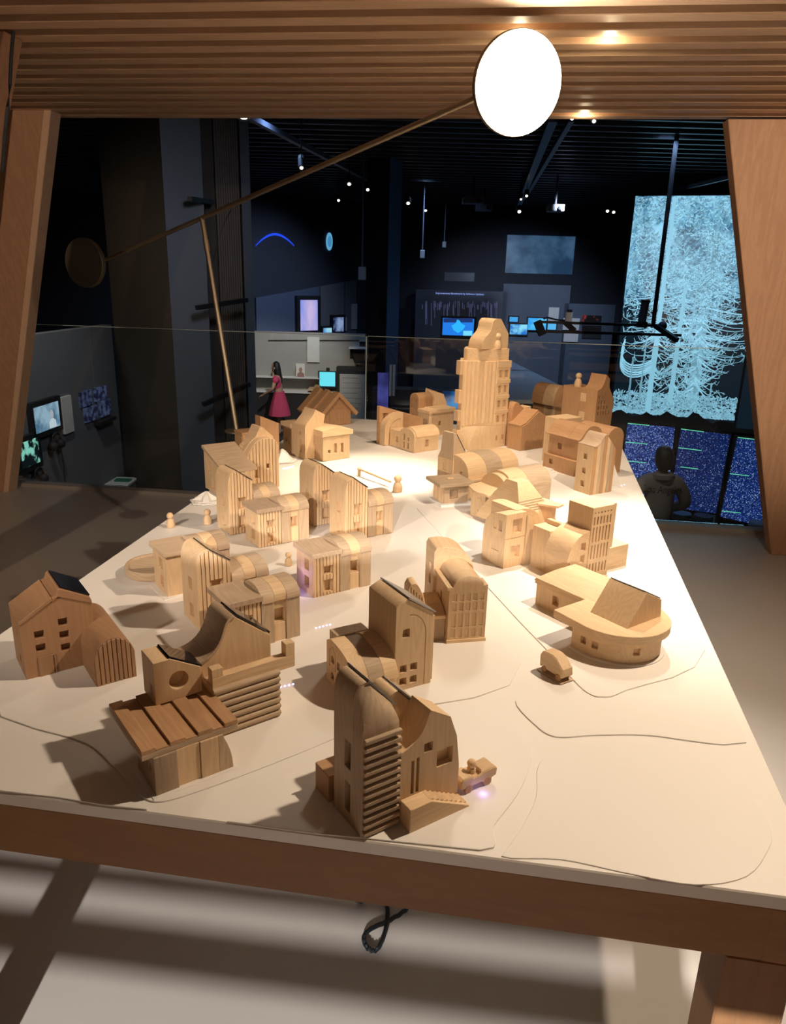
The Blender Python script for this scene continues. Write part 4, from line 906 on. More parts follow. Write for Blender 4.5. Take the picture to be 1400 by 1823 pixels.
class Wall:
    """vertical plane through two plan points"""
    def __init__(s, a, b):
        s.a, s.b = Vector(a), Vector(b); t_ = Vector((b[0] - a[0], b[1] - a[1], 0)).normalized()
        s.t = t_; s.n = Vector((t_.y, -t_.x, 0))
        if s.n.dot(EYEV - s.a) < 0: s.n = -s.n
    def hit(s, px, py, off=0.0): return plane_hit(px, py, s.a + s.n * off, s.n)
    def rect(s, px0, py0, px1, py1, off):
        """upright rectangle whose opposite corners are seen at the two pixels"""
        A = s.hit(px0, py0, off); B = s.hit(px1, py1, off)
        return [Vector((A.x, A.y, B.z)), Vector((B.x, B.y, B.z)), Vector((B.x, B.y, A.z)), Vector((A.x, A.y, A.z))]
    def slab(s, name, px0, py0, px1, py1, th, mat, parent=None, off=0.0, grow=0.0):
        q = s.rect(px0, py0, px1, py1, off + th)
        d1 = (q[1] - q[0]).normalized() * grow; d2 = Vector((0, 0, grow))
        q = [q[0] - d1 - d2, q[1] + d1 - d2, q[2] + d1 + d2, q[3] - d1 + d2]
        o_ = parent.location if parent else Vector((0, 0, 0))
        ring = [p - o_ for p in q]; back = [p - s.n * th for p in ring]
        return obj(name, loft([ring, back]), mat, parent)
def picture(name, fn):
    """emissive or printed picture: fn(nodes, links, object-uv separate xyz) -> colour socket; coordinates are 0..1 across the mesh box"""
    m, n, l, b = new_mat(name); tc = n.new('ShaderNodeTexCoord'); sp = n.new('ShaderNodeSeparateXYZ')
    return m, n, l, b, tc, sp
def screen_mat(name, c0, c1, scale=6.0, s=1.0, thr=(.4, .6), stretch=(1, 1, 1)):
    m, n, l, b = new_mat(name)
    tc = n.new('ShaderNodeTexCoord'); mp = n.new('ShaderNodeMapping'); mp.inputs['Scale'].default_value = stretch
    nz = n.new('ShaderNodeTexNoise'); nz.inputs['Scale'].default_value = scale; nz.inputs['Detail'].default_value = 4
    cr = n.new('ShaderNodeValToRGB'); cr.color_ramp.elements[0].position = thr[0]; cr.color_ramp.elements[1].position = thr[1]
    cr.color_ramp.elements[0].color = (*c0, 1); cr.color_ramp.elements[1].color = (*c1, 1)
    l.new(tc.outputs['Object'], mp.inputs[0]); l.new(mp.outputs[0], nz.inputs['Vector']); l.new(nz.outputs[0], cr.inputs[0])
    l.new(cr.outputs[0], b.inputs['Emission Color']); b.inputs['Emission Strength'].default_value = s
    b.inputs['Base Color'].default_value = (0, 0, 0, 1); b.inputs['Roughness'].default_value = .3
    return m
def text_geo(txt, size, extrude=.001):
    cu = bpy.data.curves.new('t', 'FONT'); cu.body = txt; cu.size = size; cu.extrude = extrude; cu.align_x = 'CENTER'; cu.align_y = 'CENTER'
    o_ = bpy.data.objects.new('t', cu); COL.objects.link(o_)
    dg_ = bpy.context.evaluated_depsgraph_get(); dg_.update(); me = bpy.data.meshes.new_from_object(o_.evaluated_get(dg_))
    v_ = [v.co.copy() for v in me.vertices]; f_ = [tuple(p.vertices) for p in me.polygons]
    bpy.data.objects.remove(o_); bpy.data.curves.remove(cu); bpy.data.meshes.remove(me)
    return v_, f_
def place_text(g, c, right, up, nrm, parent=None):
    R_ = Matrix((right, up, nrm)).transposed(); o_ = parent.location if parent else Vector((0, 0, 0))
    return [Vector(c) + R_ @ v - o_ for v in g[0]], g[1]

# --- column on the left with ribbed recess
cb = at(330, 700, 8.0); colm = empty('concrete_column', (cb.x, 8.0, ZF), 0, 'broad brown and blue-grey column with a ribbed slot, left of the lamp', 'column'); 
pl_ = [at(199, 540, 9.0), at(304, 540, 7.9), at(371, 540, 8.15), at(452, 540, 8.6)]
X = [Vector((p.x - cb.x, p.y - 8.0, 0)) for p in pl_]
def vprism(pts, z0, z1): return prz([(p[0], p[1]) for p in pts], z0, z1)
H_ = 3.6 - ZF
bk = Vector((-.27, 1.3, 0))
obj('brown_face', vprism([X[0], X[1], X[1] + bk * .5, X[0] + bk * .5], 0, H_), BROWNP, colm)
obj('blue_face', vprism([X[1], X[2], X[2] + bk * .4, X[1] + bk * .4], 0, H_), plain('column_blue', (.11, .125, .15), .6), colm)
e_ = X[3] - X[2]
obj('slot_back', vprism([X[2] + bk * .18, X[3] + bk * .1, X[3] + bk * .4, X[2] + bk * .4], 0, H_), plain('slot_brown', (.05, .042, .038), .8), colm)
obj('blue_edge', vprism([X[2] + e_ * .80, X[3], X[3] + bk * .4, X[2] + e_ * .8 + bk * .4], 0, H_), plain('column_blue_edge', (.10, .12, .15), .6), colm)
for k in range(10):
    c = X[2] + e_ * (.28 + .05 * k) + bk * .10
    obj('rib', box(c.x - .012, c.x + .012, c.y, c.y + .15, 0, H_), plain('rib_brown', (.085, .072, .062), .7) if k == 0 else bpy.data.materials['rib_brown'], colm)
for (x0, y0, x1, y1) in ((338, 354, 378, 360), (350, 548, 440, 534), (362, 720, 444, 684)):
    p_, q2 = at(x0, y0, 7.85), at(x1, y1, 8.3)
    obj('bracket', [[v - colm.location for v in map(Vector, bar(p_, q2, .05, .045)[0])], bar(p_, q2, .05, .045)[1]], STEEL, colm)

# --- grey partition with screens on the far left
WL = Wall(at(65, 595, 7.36), at(195, 577, 9.0))
a_, b_ = WL.hit(20, 602), WL.hit(198, 577)
part_ = empty('grey_partition', (a_.x, a_.y, ZF), 0, 'grey partition wall with screens and prints, seen past the left post', 'partition')
def wall_block(nm, A, B, z1, th, mat, parent, n_, z0=ZF):
    r_ = [Vector((A.x, A.y, z0)), Vector((B.x, B.y, z0)), Vector((B.x, B.y, z1)), Vector((A.x, A.y, z1))]
    r_ = [p - parent.location for p in r_]; return obj(nm, loft([r_, [p - n_ * th for p in r_]]), mat, parent)
mid_ = WL.hit(158, 583)
zt_ = WL.hit(130, 587).z
wall_block('panel', a_, mid_ - WL.t * .004, zt_, .12, GREYP, part_, WL.n); wall_block('panel', mid_ + WL.t * .004, b_, zt_, .12, GREYP, part_, WL.n)
def monitor(wall, px0, py0, px1, py1, mat, label, grow=.05, th=.05, group=None, name='monitor', cat='screen', off=.0):
    c = wall.hit((px0 + px1) / 2, (py0 + py1) / 2)
    o_ = empty(name, c, 0, label, cat, group)
    wall.slab('case', px0, py0, px1, py1, th, BLACK, o_, off, grow); wall.slab('display', px0, py0, px1, py1, .004, mat, o_, off + th)
    return o_
m1 = monitor(WL, 60, 727, 108, 757, screen_mat('video_blue', (.10, .22, .36), (.42, .62, .78), 5, .75), 'wall screen showing pale blue video, left partition')
S1 = WL
def bust(wall, o_, px, py, h, mat, coat, off):
    """flat printed head and shoulders"""
    c = wall.hit(px, py, off) - o_.location
    hd = [c + wall.t * (h * .2 * cos(a * pi / 8)) + Vector((0, 0, h * .25 + h * .27 * sin(a * pi / 8))) for a in range(16)]
    obj('picture_head', loft([hd, [p + wall.n * .002 for p in hd]]), mat, o_)
    sh = [c + wall.t * (h * x_) + Vector((0, 0, h * z_)) for x_, z_ in ((-.42, -.6), (.42, -.6), (.4, -.2), (.14, -.02), (-.14, -.02), (-.4, -.2))]
    obj('picture_shoulders', loft([sh, [p + wall.n * .002 for p in sh]]), coat, o_)
bust(WL, m1, 93, 744, .16, emit('video_skin', (.55, .55, .6), .8), emit('video_coat', (.72, .82, .9), .8), .0545)
m2 = monitor(WL, 36, 790, 72, 822, screen_mat('video_green', (.004, .01, .012), (.30, .75, .62), 9, .9, (.5, .58)), 'lower wall screen with green and white picture, left partition')
tag(WL.slab('wall_poster', 110, 708, 133, 767, .03, WHITEP), 'tall cream text panel beside the blue video screen', 'poster')
PR = screen_mat('print_blue', (.02, .02, .06), (.12, .16, .32), 14, .35)
for k, (x0, y0, x1, y1, lb) in enumerate(((144, 699, 166, 719, 'upper left print of four on the left partition'), (170, 692, 191, 709, 'upper right print of four on the left partition'), (152, 728, 175, 745, 'lower left print of four on the left partition'), (178, 716, 199, 736, 'lower right print of four on the left partition'))):
    tag(WL.slab('photo_print', x0, y0, x1, y1, .03, PR), 'dark blue ' + lb, 'print', 'blue prints on the left partition')
tag(WL.slab('print_ledge', 180, 752, 208, 746, .09, BLACK), 'thin black ledge below the blue prints', 'ledge')
def headphones(px, py, label):
    c = WL.hit(px, py, .06); o_ = empty('headphones', c, 0, label, 'headphones', 'headphones hung on the left partition')
    band = [WL.t * (.075 * cos(a)) + Vector((0, 0, .075 * sin(a) + .02)) for a in [pi * k / 10 for k in range(11)]]
    obj('band', tube(band, .012), BLACK, o_)
    for s in (-1, 1): obj('ear_cup', [[v + WL.t * (s * .075) + Vector((0, 0, -.03)) for v in map(Vector, ball((0, 0, 0), .05, 12, 8)[0])], ball((0, 0, 0), .05, 12, 8)[1]], BLACK, o_)
    obj('lead', tube([WL.t * .07 + Vector((0, 0, -.08)), WL.t * .09 + Vector((0, 0, -.3)), WL.t * .07 + Vector((0, 0, -.62))], .006), BLACK, o_)
headphones(101, 787, 'black headphones under the blue video screen'); headphones(70, 850, 'black headphones under the green picture screen')
p_ = at(212, 858, 8.6)
pd = empty('display_plinth', (p_.x, p_.y, ZF), 0, 'white plinth with green card between partition and column', 'plinth')
obj('body', box(-.22, .13, -.1, .22, 0, p_.z - ZF - .03), plain('plinth_grey', (.3, .3, .3), .6), pd, .01); obj('top', box(-.25, .15, -.12, .24, p_.z - ZF - .03, p_.z - ZF), WHITEP, pd, .004)
tag(obj('green_card', [[v + p_ for v in map(Vector, box(-.06, .12, .0, .1, .001, .02)[0])], box(0, 1, 0, 1, 0, 1)[1]], plain('green', (.02, .18, .09), .5)), 'dark green card lying on the white plinth', 'card')

# --- left side wall of the hall: blue panel, television
WA = Wall(at(455, 560, 18.4), at(636, 545, 20.6))
a_, b_ = WA.hit(446, 560), WA.hit(636, 560)
dk = empty('dark_side_wall', (a_.x, a_.y, ZF), 0, 'tall dark side wall carrying the blue arc of light', 'wall'); dk['kind'] = 'structure'
dk.name = 'wall_side'
wall_block('surface', a_ - WA.t * .6, b_ + WA.t * .4, 3.6, .1, DWALL, dk, WA.n)
sp_ = empty('blue_panel_wall', (a_.x, a_.y, ZF), 0, 'blue-grey half-height panel wall with television, beyond the column', 'partition')
def sloped(nm, px0, t0, px1, t1, bt, mat, th=.06):
    q_ = [WA.hit(px0, bt, th), WA.hit(px1, bt, th), WA.hit(px1, t1, th), WA.hit(px0, t0, th)]
    q_[0].z = ZF; q_[1].z = ZF; r_ = [p - sp_.location for p in q_]; return obj(nm, loft([r_, [p - WA.n * (th - .002) for p in r_]]), mat, sp_)
sloped('panel', 456, 530, 569, 510, 600, BLUEP); sloped('panel', 571, 509.6, 613, 502, 600, GREYP); sloped('panel', 615, 501.6, 635, 499, 600, GREYP)
monitor(WA, 535, 534, 566, 588, screen_mat('tv_colours', (.16, .28, .85), (.62, .50, .80), 2.2, .9, (.35, .65), (1, 1, .35)), 'upright television with lilac and blue picture on the blue panel wall', .10, .1, off=.07)
monitor(WA, 594, 565, 612, 590, screen_mat('tv_navy', (.01, .02, .10), (.35, .50, .85), 3, .6), 'dark screen with blue figures right of the upright television', .06, .08, off=.07)
monitor(WA, 576, 584, 591, 592, screen_mat('tv_cyan', (.10, .35, .7), (.4, .8, .95), 3, .8), 'low cyan screen between the two televisions', .04, .16, off=.07)
tag(WA.slab('wall_poster', 627, 541, 636, 586, .04, PAPER, None, .07), 'cream upright text panel at the end of the blue panel wall', 'poster')
tag(WA.slab('wall_poster', 614, 565, 618, 589, .04, PAPER, None, .07), 'narrow cream strip right of the dark screen', 'poster')
ARC = emit('blue_arc_light', (.02, .08, .95), .9)
def wall_curve(name, pts, wd, mat, label, cat):
    L_, R_ = [], []
    for i, p in enumerate(pts):
        L_.append(WA.hit(p[0], p[1] - wd[i] / 2, .03)); R_.append(WA.hit(p[0], p[1] + wd[i] / 2, .03))
    v_ = L_ + R_[::-1]; c = v_[0].copy(); v_ = [p - c for p in v_]
    o_ = obj(name, loft([v_, [p - WA.n * .02 for p in v_]]), mat); o_.location = c; return tag(o_, label, cat)
n_ = 16
wall_curve('light_arc', [(456 + 68 * k / n_, 439 - 22 * sin(pi * (k + .3) / (n_ + .6))**.9) for k in range(n_ + 1)], [1.0 + 3.2 * sin(pi * (k + .4) / (n_ + .8)) for k in range(n_ + 1)], ARC, 'curved arc of blue light on the dark side wall', 'light projection')
oc = WA.hit(587, 430, .04); o = empty('light_oval', oc, 0, 'cyan oval disc of light on the dark side wall', 'light projection')
for nm, sc_, mt, of in (('disc', 1.0, emit('oval_rim', (.16, .50, .80), .7), .0), ('centre', .62, emit('oval_mid', (.07, .32, .62), .7), .006)):
    a2, b2 = WA.hit(592.5, 430, .04) - oc, WA.hit(587, 414, .04) - oc
    ring = [a2 * (sc_ * cos(2 * pi * k / 28)) + b2 * (sc_ * sin(2 * pi * k / 28)) + WA.n * of for k in range(28)]
    obj(nm, loft([ring, [p - WA.n * .02 for p in ring]]), mt, o)

# --- warm grey partition with shelf, desk and woman
WG = Wall(at(455, 640, 17.6), at(655, 640, 17.6))
a_, b_ = WG.hit(446, 640), WG.hit(640, 640)
wg = empty('warm_grey_partition', (a_.x, a_.y, ZF), 0, 'warm grey partition with shelf behind the woman', 'partition')
zt_ = WG.hit(550, 593).z
wall_block('panel', a_, b_, zt_ - .16, .1, GREYW, wg, WG.n); wall_block('ledge', a_ - WG.t * .0, b_ + WG.t * .2, zt_, .3, GREYW, wg, WG.n, zt_ - .16)
obj('panel_strip', [[v - wg.location for v in map(Vector, bar(WG.hit(478, 606, .01), WG.hit(640, 606, .01), .02, .02)[0])], bar((0, 0, 0), (1, 0, 0), 1, 1)[1]], BLACK, wg)
def shelf_box(name, px0, py0, px1, py1, depth, mat, label, cat, parent=None):
    q_ = WG.rect(px0, py0, px1, py1, depth)
    o_ = obj(name, loft([q_, [p - WG.n * (depth - .002) for p in q_]]), mat); return tag(o_, label, cat)
shelf_box('wall_shelf', 446, 671, 572, 675, .35, WHITEP, 'long white shelf on the warm grey partition', 'shelf')
dq = WG.rect(446, 696, 598, 702, .45); dc = dq[0].copy(); dk2 = empty('desk', (dc.x, dc.y, ZF), 0, 'long desk with white top and black front below the shelf', 'desk')
obj('desk_top', loft([[p - dk2.location for p in dq], [p - dk2.location - WG.n * .44 for p in dq]]), WHITEP, dk2)
dq = [Vector((p.x, p.y, ZF if i < 2 else dc.z)) + WG.n * -.03 for i, p in enumerate(dq)]; obj('desk_front', loft([[p - dk2.location for p in dq], [p - dk2.location - WG.n * .40 for p in dq]]), BLACK, dk2)
tag(WG.slab('wall_poster', 547, 600, 569, 645, .05, PAPER), 'upright cream text sheet on the warm grey partition', 'poster')
pc = WG.hit(535.5, 660, .1); po = empty('portrait_card', pc, 0, 'white portrait card standing on the shelf', 'picture')
WG.slab('card', 527, 647, 543, 671, .03, plain('portrait_paper', (.66, .62, .55), .7), po, .1)
bust(WG, po, 535.5, 662, .20, plain('portrait_skin', (.36, .20, .14), .7), plain('portrait_coat', (.30, .16, .12), .7), .131)
mc = WG.hit(583, 676, .6); mo = empty('cyan_monitor', mc, 0, 'cyan lit monitor on the desk behind the barn', 'screen')
WG.slab('case', 568, 662, 597, 689, .05, BLACK, mo, .25, .02); WG.slab('display', 569, 662, 597, 688, .004, emit('cyan_screen', (.16, .80, .95), 1.1), mo, .3)
WG.slab('stand', 580, 690, 586, 695.5, .06, BLACK, mo, .2); WG.slab('camera', 581, 655, 587, 661, .05, BLACK, mo, .25)
tag(WG.slab('step_panel', 599, 654, 646, 775, .36, BLACK, None, .03), 'black stepped panel right of the cyan monitor', 'panel')
tp = WG.slab('text_board', 605, 666, 656, 775, .05, plain('board_grey', (.40, .38, .34), .7), None, .45); tag(tp, 'grey text board with lines of print, left of the glass joint', 'poster')
LN = plain('print_line', (.22, .21, .19), .8)
for k in range(7): WG.slab('text_line', 610, 672 + k * 9, 645 if k % 3 else 638, 673.6 + k * 9, .003, LN, tp, .5)
sh_ = empty('corner_shelf', WG.hit(634, 621, .2), 0, 'white corner shelf on a dark triangular bracket', 'shelf')
WG.slab('board', 621, 619, 652, 622, .4, WHITEP, sh_)
tri = [WG.hit(625, 622.5, .2) - sh_.location, WG.hit(650, 622.5, .2) - sh_.location, WG.hit(650, 649, .2) - sh_.location, WG.hit(634, 649, .2) - sh_.location]
obj('bracket', loft([tri, [p - WG.n * .19 for p in tri]]), BLACK, sh_)
shelf_box('wooden_bowl', 548, 693, 560, 696, .5, PINE, 'small pale wooden bowl on the desk', 'bowl'); shelf_box('wooden_bowl', 559, 688, 569, 693, .55, CHERRY, 'reddish wooden bowl on the desk', 'bowl')
shelf_box('wooden_figure', 485, 657, 489, 671, .2, CHERRY, 'reddish figure on the shelf behind the woman', 'figure')

# --- black column in the middle
p0, p1, p2 = at(652, 540, 13.2), at(689, 540, 12.9), at(711, 540, 13.6)
cc = empty('black_column', (p1.x, p1.y, ZF), 0, 'black square column with blue lit side in the middle of the hall', 'column')
v0, v1, v2 = [Vector((p.x - p1.x, p.y - p1.y, 0)) for p in (p0, p1, p2)]
obj('front', vprism([v0, v1, v2 + v0 * .3, v2 + v0], 0, 5.4), BLACK, cc); obj('side', vprism([v1 + Vector((.002, 0, 0)), v2, v2 + Vector((-.03, .03, 0)), v1 + Vector((-.02, .03, 0))], 0, 5.4), plain('column_side_lit', (.06, .12, .24), .5), cc)  # blue light on the column side is painted as a blue slab

# --- back wall boards and screens
WB = Wall(at(740, 560, 19.4), at(1090, 560, 19.0))
def board(px0, py0, px1, label, mat=None, off=0.0):
    q_ = WB.rect(px0, py0, px1, 640, off + .08); q_[0].z = q_[1].z = ZF; c = q_[0].copy()
    o_ = obj('exhibit_board', loft([[p - c for p in q_], [p - c - WB.n * .08 for p in q_]]), mat or plain('board_slate', (.10, .115, .14), .7)); o_.location = c
    return tag(o_, label, 'exhibit board')
b1 = board(741, 515, 896, 'slate board with violet drip lines and a lit title, back of the hall')
board(897, 505, 1005, 'taller slate board with two blue screens, back of the hall', plain('board_slate2', (.085, .105, .14), .7))
board(1006, 540, 1086, 'low slate board with dark prints beside the tree screen', plain('board_slate3', (.075, .10, .14), .7))
tg = text_geo('Improvements Benchmark by Software Updates', .062, .002)
tt = obj('title_text', place_text(tg, WB.hit(819, 523, .09) - b1.location, WB.t if WB.t.x > 0 else -WB.t, Vector((0, 0, 1)), WB.n), emit('title_light', (.30, .42, 1.0), 1.0), b1)
DRIP = emit('drip_violet', (.16, .17, .42), .30); rs = random.Random(4)
dr = []
for k in range(64):
    x_ = 752 + rs.random() * 134; y0 = 535 + rs.random() * 8; y1 = y0 + 8 + rs.random() ** 2 * (55 if x_ < 790 else 26)
    q_ = [WB.hit(x_ - .45, y1, .084), WB.hit(x_ + .45, y1, .084), WB.hit(x_ + .45, y0, .084), WB.hit(x_ - .45, y0, .084)]
    dr.append(loft([[p - b1.location for p in q_], [p - b1.location - WB.n * .004 for p in q_]]))
o = obj('drip_lines', join(*dr), DRIP, b1); o['kind'] = 'stuff'
m3 = monitor(WB, 789, 566, 843, 598, emit('sea_blue', (.01, .20, .80), 1.0), 'framed screen showing a pale iceberg shape on blue', .05, .06, off=.09)
def flat(nm, pts, mat, par, off):
    q_ = [WB.hit(x_, y_, off) - par.location for x_, y_ in pts]; return obj(nm, loft([q_, [p - WB.n * .003 for p in q_]]), mat, par)
flat('picture_sky', [(790, 566.5), (842, 566.5), (842, 574), (790, 574)], emit('sky_navy', (.004, .03, .16), 1.0), m3, .158)
flat('picture_iceberg', [(804, 580), (812, 575), (814, 569), (818, 570), (822, 576), (829, 580), (824, 588), (816, 593), (808, 588)], emit('ice_cyan', (.02, .48, 1.0), 1.0), m3, .160)
flat('picture_caption', [(825, 589), (841, 589), (841, 597.5), (825, 597.5)], emit('caption_cyan', (.18, .72, 1.0), 1.0), m3, .162)
monitor(WB, 909, 577, 938, 596, screen_mat('map_blue', (.01, .18, .65), (.25, .75, .95), 5, .95), 'lower blue map screen right of the highest tower', .03, .05, off=.09)
monitor(WB, 908, 564, 922, 573, emit('small_blue', (.05, .38, .85), .9), 'tiny blue screen above the map screen', .03, .05, off=.09)
monitor(WB, 941, 566, 972, 588, screen_mat('chart_blue', (.03, .35, .9), (.10, .60, 1.0), 4, .95), 'bright blue screen left of the hanging rig camera', .03, .05, off=.09)
monitor(WB, 976, 576, 990, 587, emit('small_cyan', (.10, .50, .95), .9), 'tiny bright screen beside the blue chart screen', .03, .05, off=.09)
for x0, y0, x1, y1, lb in ((978, 547, 994, 574, 'white sheet above the bright blue screens'), (1004, 566, 1031, 588, 'white sheet behind the hanging camera'), (1005, 591, 1029, 609, 'low white sheet under the hanging rails')):
    tag(WB.slab('info_sheet', x0, y0, x1, y1, .03, PAPER, None, .09), lb, 'poster', 'white sheets on the back boards')
for y0, y1, lb in ((561, 577, 'upper black print with red figures beside the tree screen'), (579, 592, 'middle black print beside the tree screen'), (594, 603, 'lowest black print beside the tree screen')):
    o = tag(WB.slab('dark_print', 1037, y0, 1070, y1, .03, screen_mat('print_red_' + str(y0), (.008, .008, .01), (.35, .05, .05), 9, .5, (.58, .66)) if y0 < 590 else BLACK, None, .09), lb, 'print', 'black prints on the low slate board')
WC = Wall(at(740, 450, 20.985), at(1100, 450, 20.985))
tag(WC.slab('projection', 904, 418, 1019, 489, .02, screen_mat('sea_projection', (.015, .045, .10), (.05, .12, .22), 1.6, .8)), 'dim blue projected picture high on the back wall', 'projection')
sb = WB.rect(791, 484, 845, 503, .6); c = sum(sb, Vector()) / 4
o = obj('wall_speaker', loft([[p - c for p in sb], [p - c - WB.n * .3 for p in sb]]), plain('speaker_grey', (.12, .13, .15), .6), None, .02); o.location = c; tag(o, 'grey box speaker above the violet drip board', 'speaker')
# dim counters and lit cases below the glass edge
tag(boxo('counter', at(662, 745, 12.0) - Vector((0, 0, 1.0)), at(800, 690, 12.4), BLACK), 'black counter behind the glass joint', 'counter')
WD = Wall(at(675, 700, 11.6), at(830, 700, 11.6))
tag(WD.slab('violet_screen', 673, 664, 690, 775, .05, screen_mat('violet_video', (.02, .02, .10), (.10, .10, .45), 3, .7, (.4, .7))), 'tall violet lit screen right of the glass joint', 'screen')
for x0, lb in ((694, 'left of two pale upright strips'), (700, 'right of two pale upright strips')): tag(WD.slab('pale_strip', x0, 650, x0 + 3, 705, .05, PAPER), lb + ' by the violet screen', 'strip')
tag(WD.slab('blue_screen', 789, 697, 822, 745, .05, screen_mat('blue_video', (.005, .03, .12), (.02, .28, .75), 1.8, .8, (.42, .62))), 'blue lit screen behind the stepped house', 'screen')

# --- white display bench with clear crumpled sheet behind the tower
q_ = [at(915, 652, 8.8), at(912, 705, 8.0), at(1010, 705, 7.6), at(1003, 692, 7.9)]
zc = q_[1].z; WT = [Vector((p.x, p.y)) for p in (on_z(905, 640, zc), on_z(905, 712, zc), on_z(1020, 712, zc), on_z(1002, 688, zc))]
cb_ = empty('display_bench', (WT[1].x, WT[1].y, ZF), 0, 'white topped display bench behind the highest tower', 'bench')
obj('top', prz([tuple(p - WT[1]) for p in WT], zc - ZF - .04, zc - ZF), plain('bench_white', (.62, .66, .70), .5), cb_); obj('body', prz([tuple((p - WT[1]) * .96 + Vector((.02, .02))) for p in WT], 0, zc - ZF - .045), BLACK, cb_)

# --- tree screen
T0, T1 = at(1087, 746, 14.0), at(1306, 762, 13.4)
WS = Wall(T0, T1); rt = (T1 - T0); rt.z = 0; Wd = rt.length; rt.normalize()
zb = (T0.z + T1.z) / 2; ztop = WS.hit(1121, 349).z; Hd = ztop - zb
TS = empty('tree_screen', (T0.x, T0.y, zb), 0, 'huge lit screen showing pale cyan scanned trees', 'screen')
nS = WS.n
def sp3(s, t, off): return rt * (s * Wd) + Vector((0, 0, t * Hd)) + nS * off
W2 = 1.22
obj('case', loft([[sp3(-.02, -.02, 0), sp3(W2, -.02, 0), sp3(W2, 1.01, 0), sp3(-.02, 1.01, 0)], [sp3(-.02, -.02, -.12), sp3(W2, -.02, -.12), sp3(W2, 1.01, -.12), sp3(-.02, 1.01, -.12)]]), BLACK, TS)
def tree_mat():
    m, n, l, b = new_mat('tree_picture'); b.inputs['Base Color'].default_value = (0, 0, 0, 1)
    at_ = n.new('ShaderNodeAttribute'); at_.attribute_name = 'tint'; l.new(at_.outputs['Color'], b.inputs['Emission Color']); b.inputs['Emission Strength'].default_value = 1.0
    return m
def backdrop_mat():
    m, n, l, b = new_mat('tree_picture_ground'); b.inputs['Base Color'].default_value = (0, 0, 0, 1); b.inputs['Roughness'].default_value = .3
    tc = n.new('ShaderNodeTexCoord'); mp = n.new('ShaderNodeMapping'); mp.inputs['Scale'].default_value = (1, 1, .7)
    nz = n.new('ShaderNodeTexNoise'); nz.inputs['Scale'].default_value = 2.4; nz.inputs['Detail'].default_value = 10; nz.inputs['Roughness'].default_value = .80; nz.inputs['Distortion'].default_value = .4
    sz = n.new('ShaderNodeSeparateXYZ'); mr = n.new('ShaderNodeMapRange'); mr.inputs[1].default_value = Hd * .42; mr.inputs[2].default_value = Hd * .66; mr.inputs[3].default_value = -.24; mr.inputs[4].default_value = .05
    ad = n.new('ShaderNodeMath'); ad.operation = 'ADD'; cr = n.new('ShaderNodeValToRGB')
    e = cr.color_ramp.elements; e[0].position = .40; e[0].color = (.004, .012, .022, 1); e[1].position = .62; e[1].color = (.30, .68, .92, 1)
    x_ = e.new(.49); x_.color = (.06, .20, .34, 1)
    l.new(tc.outputs['Object'], mp.inputs[0]); l.new(mp.outputs[0], nz.inputs['Vector']); l.new(tc.outputs['Object'], sz.inputs[0]); l.new(sz.outputs[2], mr.inputs[0])
    l.new(nz.outputs[0], ad.inputs[0]); l.new(mr.outputs[0], ad.inputs[1]); l.new(ad.outputs[0], cr.inputs[0]); l.new(cr.outputs[0], b.inputs['Emission Color']); b.inputs['Emission Strength'].default_value = 1.0
    return m
obj('display', loft([[sp3(0, 0, .002), sp3(1, 0, .002), sp3(1, 1, .002), sp3(0, 1, .002)], [sp3(0, 0, .0), sp3(1, 0, 0), sp3(1, 1, 0), sp3(0, 1, 0)]]), backdrop_mat(), TS)
obj('display', loft([[sp3(1.02, 0, .002), sp3(W2 - .01, 0, .002), sp3(W2 - .01, 1, .002), sp3(1.02, 1, .002)], [sp3(1.02, 0, .0), sp3(W2 - .01, 0, 0), sp3(W2 - .01, 1, 0), sp3(1.02, 1, 0)]]), bpy.data.materials['tree_picture_ground'], TS)
rs = random.Random(21); SV, SF, ST = [], [], []
def stroke(pts, w0, w1, col, off):
    k0 = len(SV); n = len(pts)
    for i, p in enumerate(pts):
        a, b = pts[max(i - 1, 0)], pts[min(i + 1, n - 1)]; t_ = Vector(((b[0] - a[0]) * Wd, (b[1] - a[1]) * Hd))
        t_ = t_.normalized() if t_.length > 0 else Vector((1, 0)); wd = w0 + (w1 - w0) * i / (n - 1)
        for s in (1, -1): SV.append(sp3(p[0] - t_.y * s * wd / Wd, p[1] + t_.x * s * wd / Hd, off)); ST.append(col)
    for i in range(n - 1): SF.append((k0 + 2 * i, k0 + 2 * i + 1, k0 + 2 * i + 3, k0 + 2 * i + 2))
def cyan(v): return (.36 * v, .76 * v, 1.0 * v, 1)
def clampS(p): return (min(.995, max(.005, p[0])), min(.995, max(.01, p[1])))
trunks = [(.30, .05, 1.0, .045, .95), (.47, .10, .62, .04, .9), (.64, .07, .85, .10, .55), (.13, .06, .30, .012, .5), (.22, .08, .45, .012, .6), (.56, .3, .7, .012, .8), (.78, .1, .2, .01, .6)]
for s0, t0, t1, wd, v in trunks:
    stroke([clampS((s0 + .004 * sin(9 * k), t0 + (t1 - t0) * k / 14)) for k in range(15)], wd * Wd / 2, wd * Wd / 2 * .6, cyan(v * .85), .004 if wd > .06 else .0092)
    for k in range(5): stroke([clampS((s0 + wd * (rs.random() - .5), t0 + (t1 - t0) * (j / 8))) for j in range(9)], .008, .006, cyan(.5 + .5 * rs.random()), .005)
